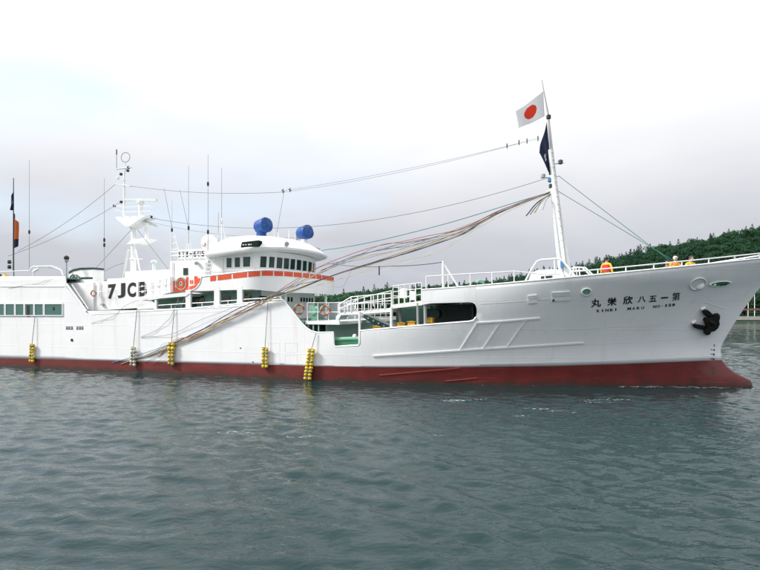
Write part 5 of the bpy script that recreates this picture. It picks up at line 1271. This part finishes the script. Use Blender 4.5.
# ------------------------------------------------------------------ far shore: hill, quay, wood
SHORE = 158.0
RID = [(-110, 0.5), (-60, 2.0), (-25, 3.2), (0, 5.2), (25, 6.2), (50, 8.4), (80, 13.5), (110, 20.5), (140, 27.0), (165, 31.5), (200, 35), (260, 38), (340, 30), (420, 10)]
def terr(x, y):
    r_ = np.interp(x, [a for a, _ in RID], [b for _, b in RID])
    t_ = np.clip((y - 172) / 72, 0, 1); t_ = t_ * t_ * (3 - 2 * t_)
    back = np.clip((y - 262) / 120, 0, 1)
    n_ = .8 * np.sin(x * .13 + 1) * np.sin(y * .09) + .5 * np.sin(x * .31 + y * .2)
    return np.where(y < SHORE + 1, -1.0, 1.3 + (r_ - 1.3) * t_ * (1 - .75 * back) + n_ * t_ * np.clip(r_ / 10, .1, 1))
hx_ = np.linspace(-120, 430, 190); hy_ = np.linspace(SHORE + 2, 420, 80)
X, Y = np.meshgrid(hx_, hy_, indexing='ij'); Z = terr(X, Y); edge = (X <= hx_[0]) | (X >= hx_[-1]) | (Y >= hy_[-1]); Z = np.where(edge, -1, Z)
co = np.stack([X, Y, Z], -1).reshape(-1, 3); idx = np.arange(X.size).reshape(X.shape)
quads = np.stack([idx[:-1, :-1], idx[1:, :-1], idx[1:, 1:], idx[:-1, 1:]], -1).reshape(-1, 4)
hill = bpy.data.objects.new('hillside', np_mesh('hillside', co, quads, [MATS['hill_soil']])); COL.objects.link(hill); tag(hill, 'green hillside rising behind the harbour shore', kind='structure')
mb = MB(); mb.box((-110, SHORE, -1), (330, SHORE + 5, 1.25), 0); mb.box((-110, SHORE - .3, -1), (330, SHORE, .35), 1)
quay = mb.build('quay', ['concrete', 'weed']); tag(quay, 'pale concrete quay along the far shore', kind='structure')
# rust red guard fence and lamp posts on the quay
gf = empty('guard_fence', (110, SHORE + 2, 1.25)); tag(gf, 'rust red guard fence running along the far quay', 'fence')
MB().box((-30, -.1, 1.75), (110, .1, 2.3)).build('fence_beam', 'rust_rail', gf)
for i in range(29): x = -30 + 5 * i; MB().box((x - .09, -.2, -.05), (x + .09, -.08, 1.9)).build('fence_post', 'concrete', gf)
for i, (u, lab) in enumerate(((748.2, 'thin pale post on the far quay, shorter of two'), (754.6, 'thin pale post on the far quay, taller of two'))):
    d = SHORE + 4; x = (u - 380) / FPX * d; hgt = 5.2 if i == 0 else 6.6
    mb = MB(); mb.tube([(0, 0, -.05), (0, 0, hgt)], [.10, .07], 8); mb.lathe([(.12, 0), (.16, .12), (.05, .25)], (0, 0, hgt), (0, 0, 1), 8)
    o = mb.build('quay_post', 'white'); o.location = (x, d, 1.25); tag(o, lab, 'post')

def crown(kind, nleaf, seed):
    rg = np.random.default_rng(seed); H = 1.0; V_ = []; Q_ = []
    P = []
    if kind == 'con':
        for _ in range(nleaf):
            h = rg.uniform(0, 1) ** 1.15; rad_ = .27 * (1 - h) ** .85 * (0.75 + .35 * math.sin(h * 40)) + .015; a = rg.uniform(0, 6.28); rr = rad_ * rg.uniform(.55, 1.05) ** .6
            P.append(((rr * math.cos(a), rr * math.sin(a), .12 + .88 * h), (math.cos(a), math.sin(a), .75)))
    else:
        cl_ = [(rg.uniform(-.26, .26), rg.uniform(-.26, .26), rg.uniform(.38, .84), rg.uniform(.13, .22)) for _ in range(11)] + [(0, 0, .6, .28)]
        for _ in range(nleaf):
            cx, cy, cz, cr_ = cl_[rg.integers(len(cl_))]; d = rg.normal(size=3); d /= np.linalg.norm(d); d[2] = abs(d[2]) if rg.uniform() < .6 else d[2]; d2 = d * cr_ * rg.uniform(.7, 1.08); P.append(((cx + d2[0], cy + d2[1], cz + d2[2] * .9), (d[0], d[1], d[2] + .35)))
    for p, nn_ in P:
        s_ = rg.uniform(.026, .052) * ((1.05 - .75 * p[2]) * 1.25 if kind == 'con' else 1.1)
        nn_ = np.array(nn_) + rg.normal(size=3) * .42; nn_ /= np.linalg.norm(nn_)
        a = np.cross(nn_, rg.normal(size=3)); a /= np.linalg.norm(a); b_ = np.cross(nn_, a)
        o_ = len(V_); p = np.array(p)
        V_ += [p - a * s_, p + b_ * s_ * .7, p + a * s_ * 1.1, p - b_ * s_ * .7]; Q_.append((o_, o_ + 1, o_ + 2, o_ + 3))
    return np.array(V_), np.array(Q_)
KIN = [('con', 'conifer'), ('con', 'conifer'), ('con', 'leaf_dark'), ('broad', 'leaf_dark'), ('broad', 'leaf_mid'), ('broad', 'leaf_dark'), ('broad', 'leaf_mid')]
proto = []
for k, (kd, m) in enumerate(KIN):
    v_, q_ = crown(kd, 1300, 30 + k); me = np_mesh('crown', v_, q_, [MATS[m]], False)
    tm = MB(); tm.tube([(0, 0, -.03), (.005, 0, .35), (0, .005, .8)], [.028, .018, .004], 6)
    for a in range(4): tm.tube([(0, 0, .3 + .1 * a), (.15 * math.cos(a * 1.7), .15 * math.sin(a * 1.7), .45 + .1 * a)], [.012, .003], 5)
    to = tm.build('trunk', 'bark'); tme = to.data; bpy.data.objects.remove(to)
    proto.append((kd, m, me, tme, crown(kd, 380, 60 + k)))
spots = []
tr = np.random.default_rng(21)
y = 169.0
while y < 275:
    x = -105.0
    while x < 330:
        xx, yy = x + tr.uniform(-1.7, 1.7), y + tr.uniform(-1.7, 1.7); z = float(terr(np.array(xx), np.array(yy)))
        ridge = float(np.interp(xx, [a for a, _ in RID], [b for _, b in RID]))
        if not (xx > 120 and yy < 178):
            con = tr.uniform() < (.6 if 55 < xx < 115 else .14)
            h = tr.uniform(6.0, 8.8) * (1.12 if con else .92) * min(1, .55 + ridge / 14)
            spots.append((xx, yy, z, h, int(tr.integers(0, 3)) if con else 3 + int(tr.integers(0, 4)), tr.uniform(0, 6.28)))
        x += 3.9 if -40 < x < 200 else 5.5
    y += 4.2
def shipline(u): return float(np.interp(u, [300, 333, 345, 360, 392, 422, 440, 500, 560, 600, 760], [292, 330, 330, 330, 312, 300, 286, 280, 274, 271, 256]))
vis = []
for i, (x, y, z, h, k, a) in enumerate(spots):
    u = 380 + FPX * x / y; v1 = HOR - FPX * (z + h - HC) / y
    s_ = (shipline(u) - v1) if (325 < u < 772) else -99
    if u > 735 and s_ <= 0: s_ = 1
    vis.append(s_)
order = sorted((i for i in range(len(spots)) if vis[i] > 0.5), key=lambda i: spots[i][1])[:290]
chosen = set(order)
LAB = {'con': 'dark pointed conifer standing in the wood on the far hillside', 'broad': 'rounded leafy tree standing in the wood on the far hillside'}
fvv = {}; 
for i, (x, y, z, h, k, a) in enumerate(spots):
    kd, m, me, tme, fill = proto[k]
    if i in chosen:
        r_ = bpy.data.objects.new('conifer_tree' if kd == 'con' else 'leafy_tree', None); COL.objects.link(r_); r_.location = (x, y, z - .1); r_.rotation_euler = (0, 0, a); wd = h * (1.0 if kd == 'con' else 1.05); r_.scale = (wd, wd, h)
        tag(r_, LAB[kd], 'tree', 'conifers on the far hillside' if kd == 'con' else 'leafy trees on the far hillside')
        for nm_, me_ in (('crown', me), ('trunk', tme)):
            o = bpy.data.objects.new(nm_, me_); COL.objects.link(o); o.parent = r_
    else:
        v_, q_ = fill; c_, s_ = math.cos(a), math.sin(a); pv = np.stack([(v_[:, 0] * c_ - v_[:, 1] * s_) * h + x, (v_[:, 0] * s_ + v_[:, 1] * c_) * h + y, v_[:, 2] * h + z - .1], -1)
        lst = fvv.setdefault(m, [[], [], 0]); lst[0].append(pv); lst[1].append(q_ + lst[2]); lst[2] += len(pv)
ms_ = list(fvv); co = np.concatenate([np.concatenate(fvv[m][0]) for m in ms_]); offs = np.cumsum([0] + [fvv[m][2] for m in ms_])
quads = np.concatenate([np.concatenate(fvv[m][1]) + offs[i] for i, m in enumerate(ms_)])
fme = np_mesh('far_wood', co, quads, [MATS[m] for m in ms_], False)
mi = np.concatenate([np.full(sum(len(q) for q in fvv[m][1]), i) for i, m in enumerate(ms_)]); fme.polygons.foreach_set('material_index', mi.astype(np.int32))
fw = bpy.data.objects.new('far_wood', fme); COL.objects.link(fw); tag(fw, 'dense dark green wood covering the far hillside', kind='stuff')
print('TREES', len(spots), len(chosen), 'objects', len(bpy.data.objects))
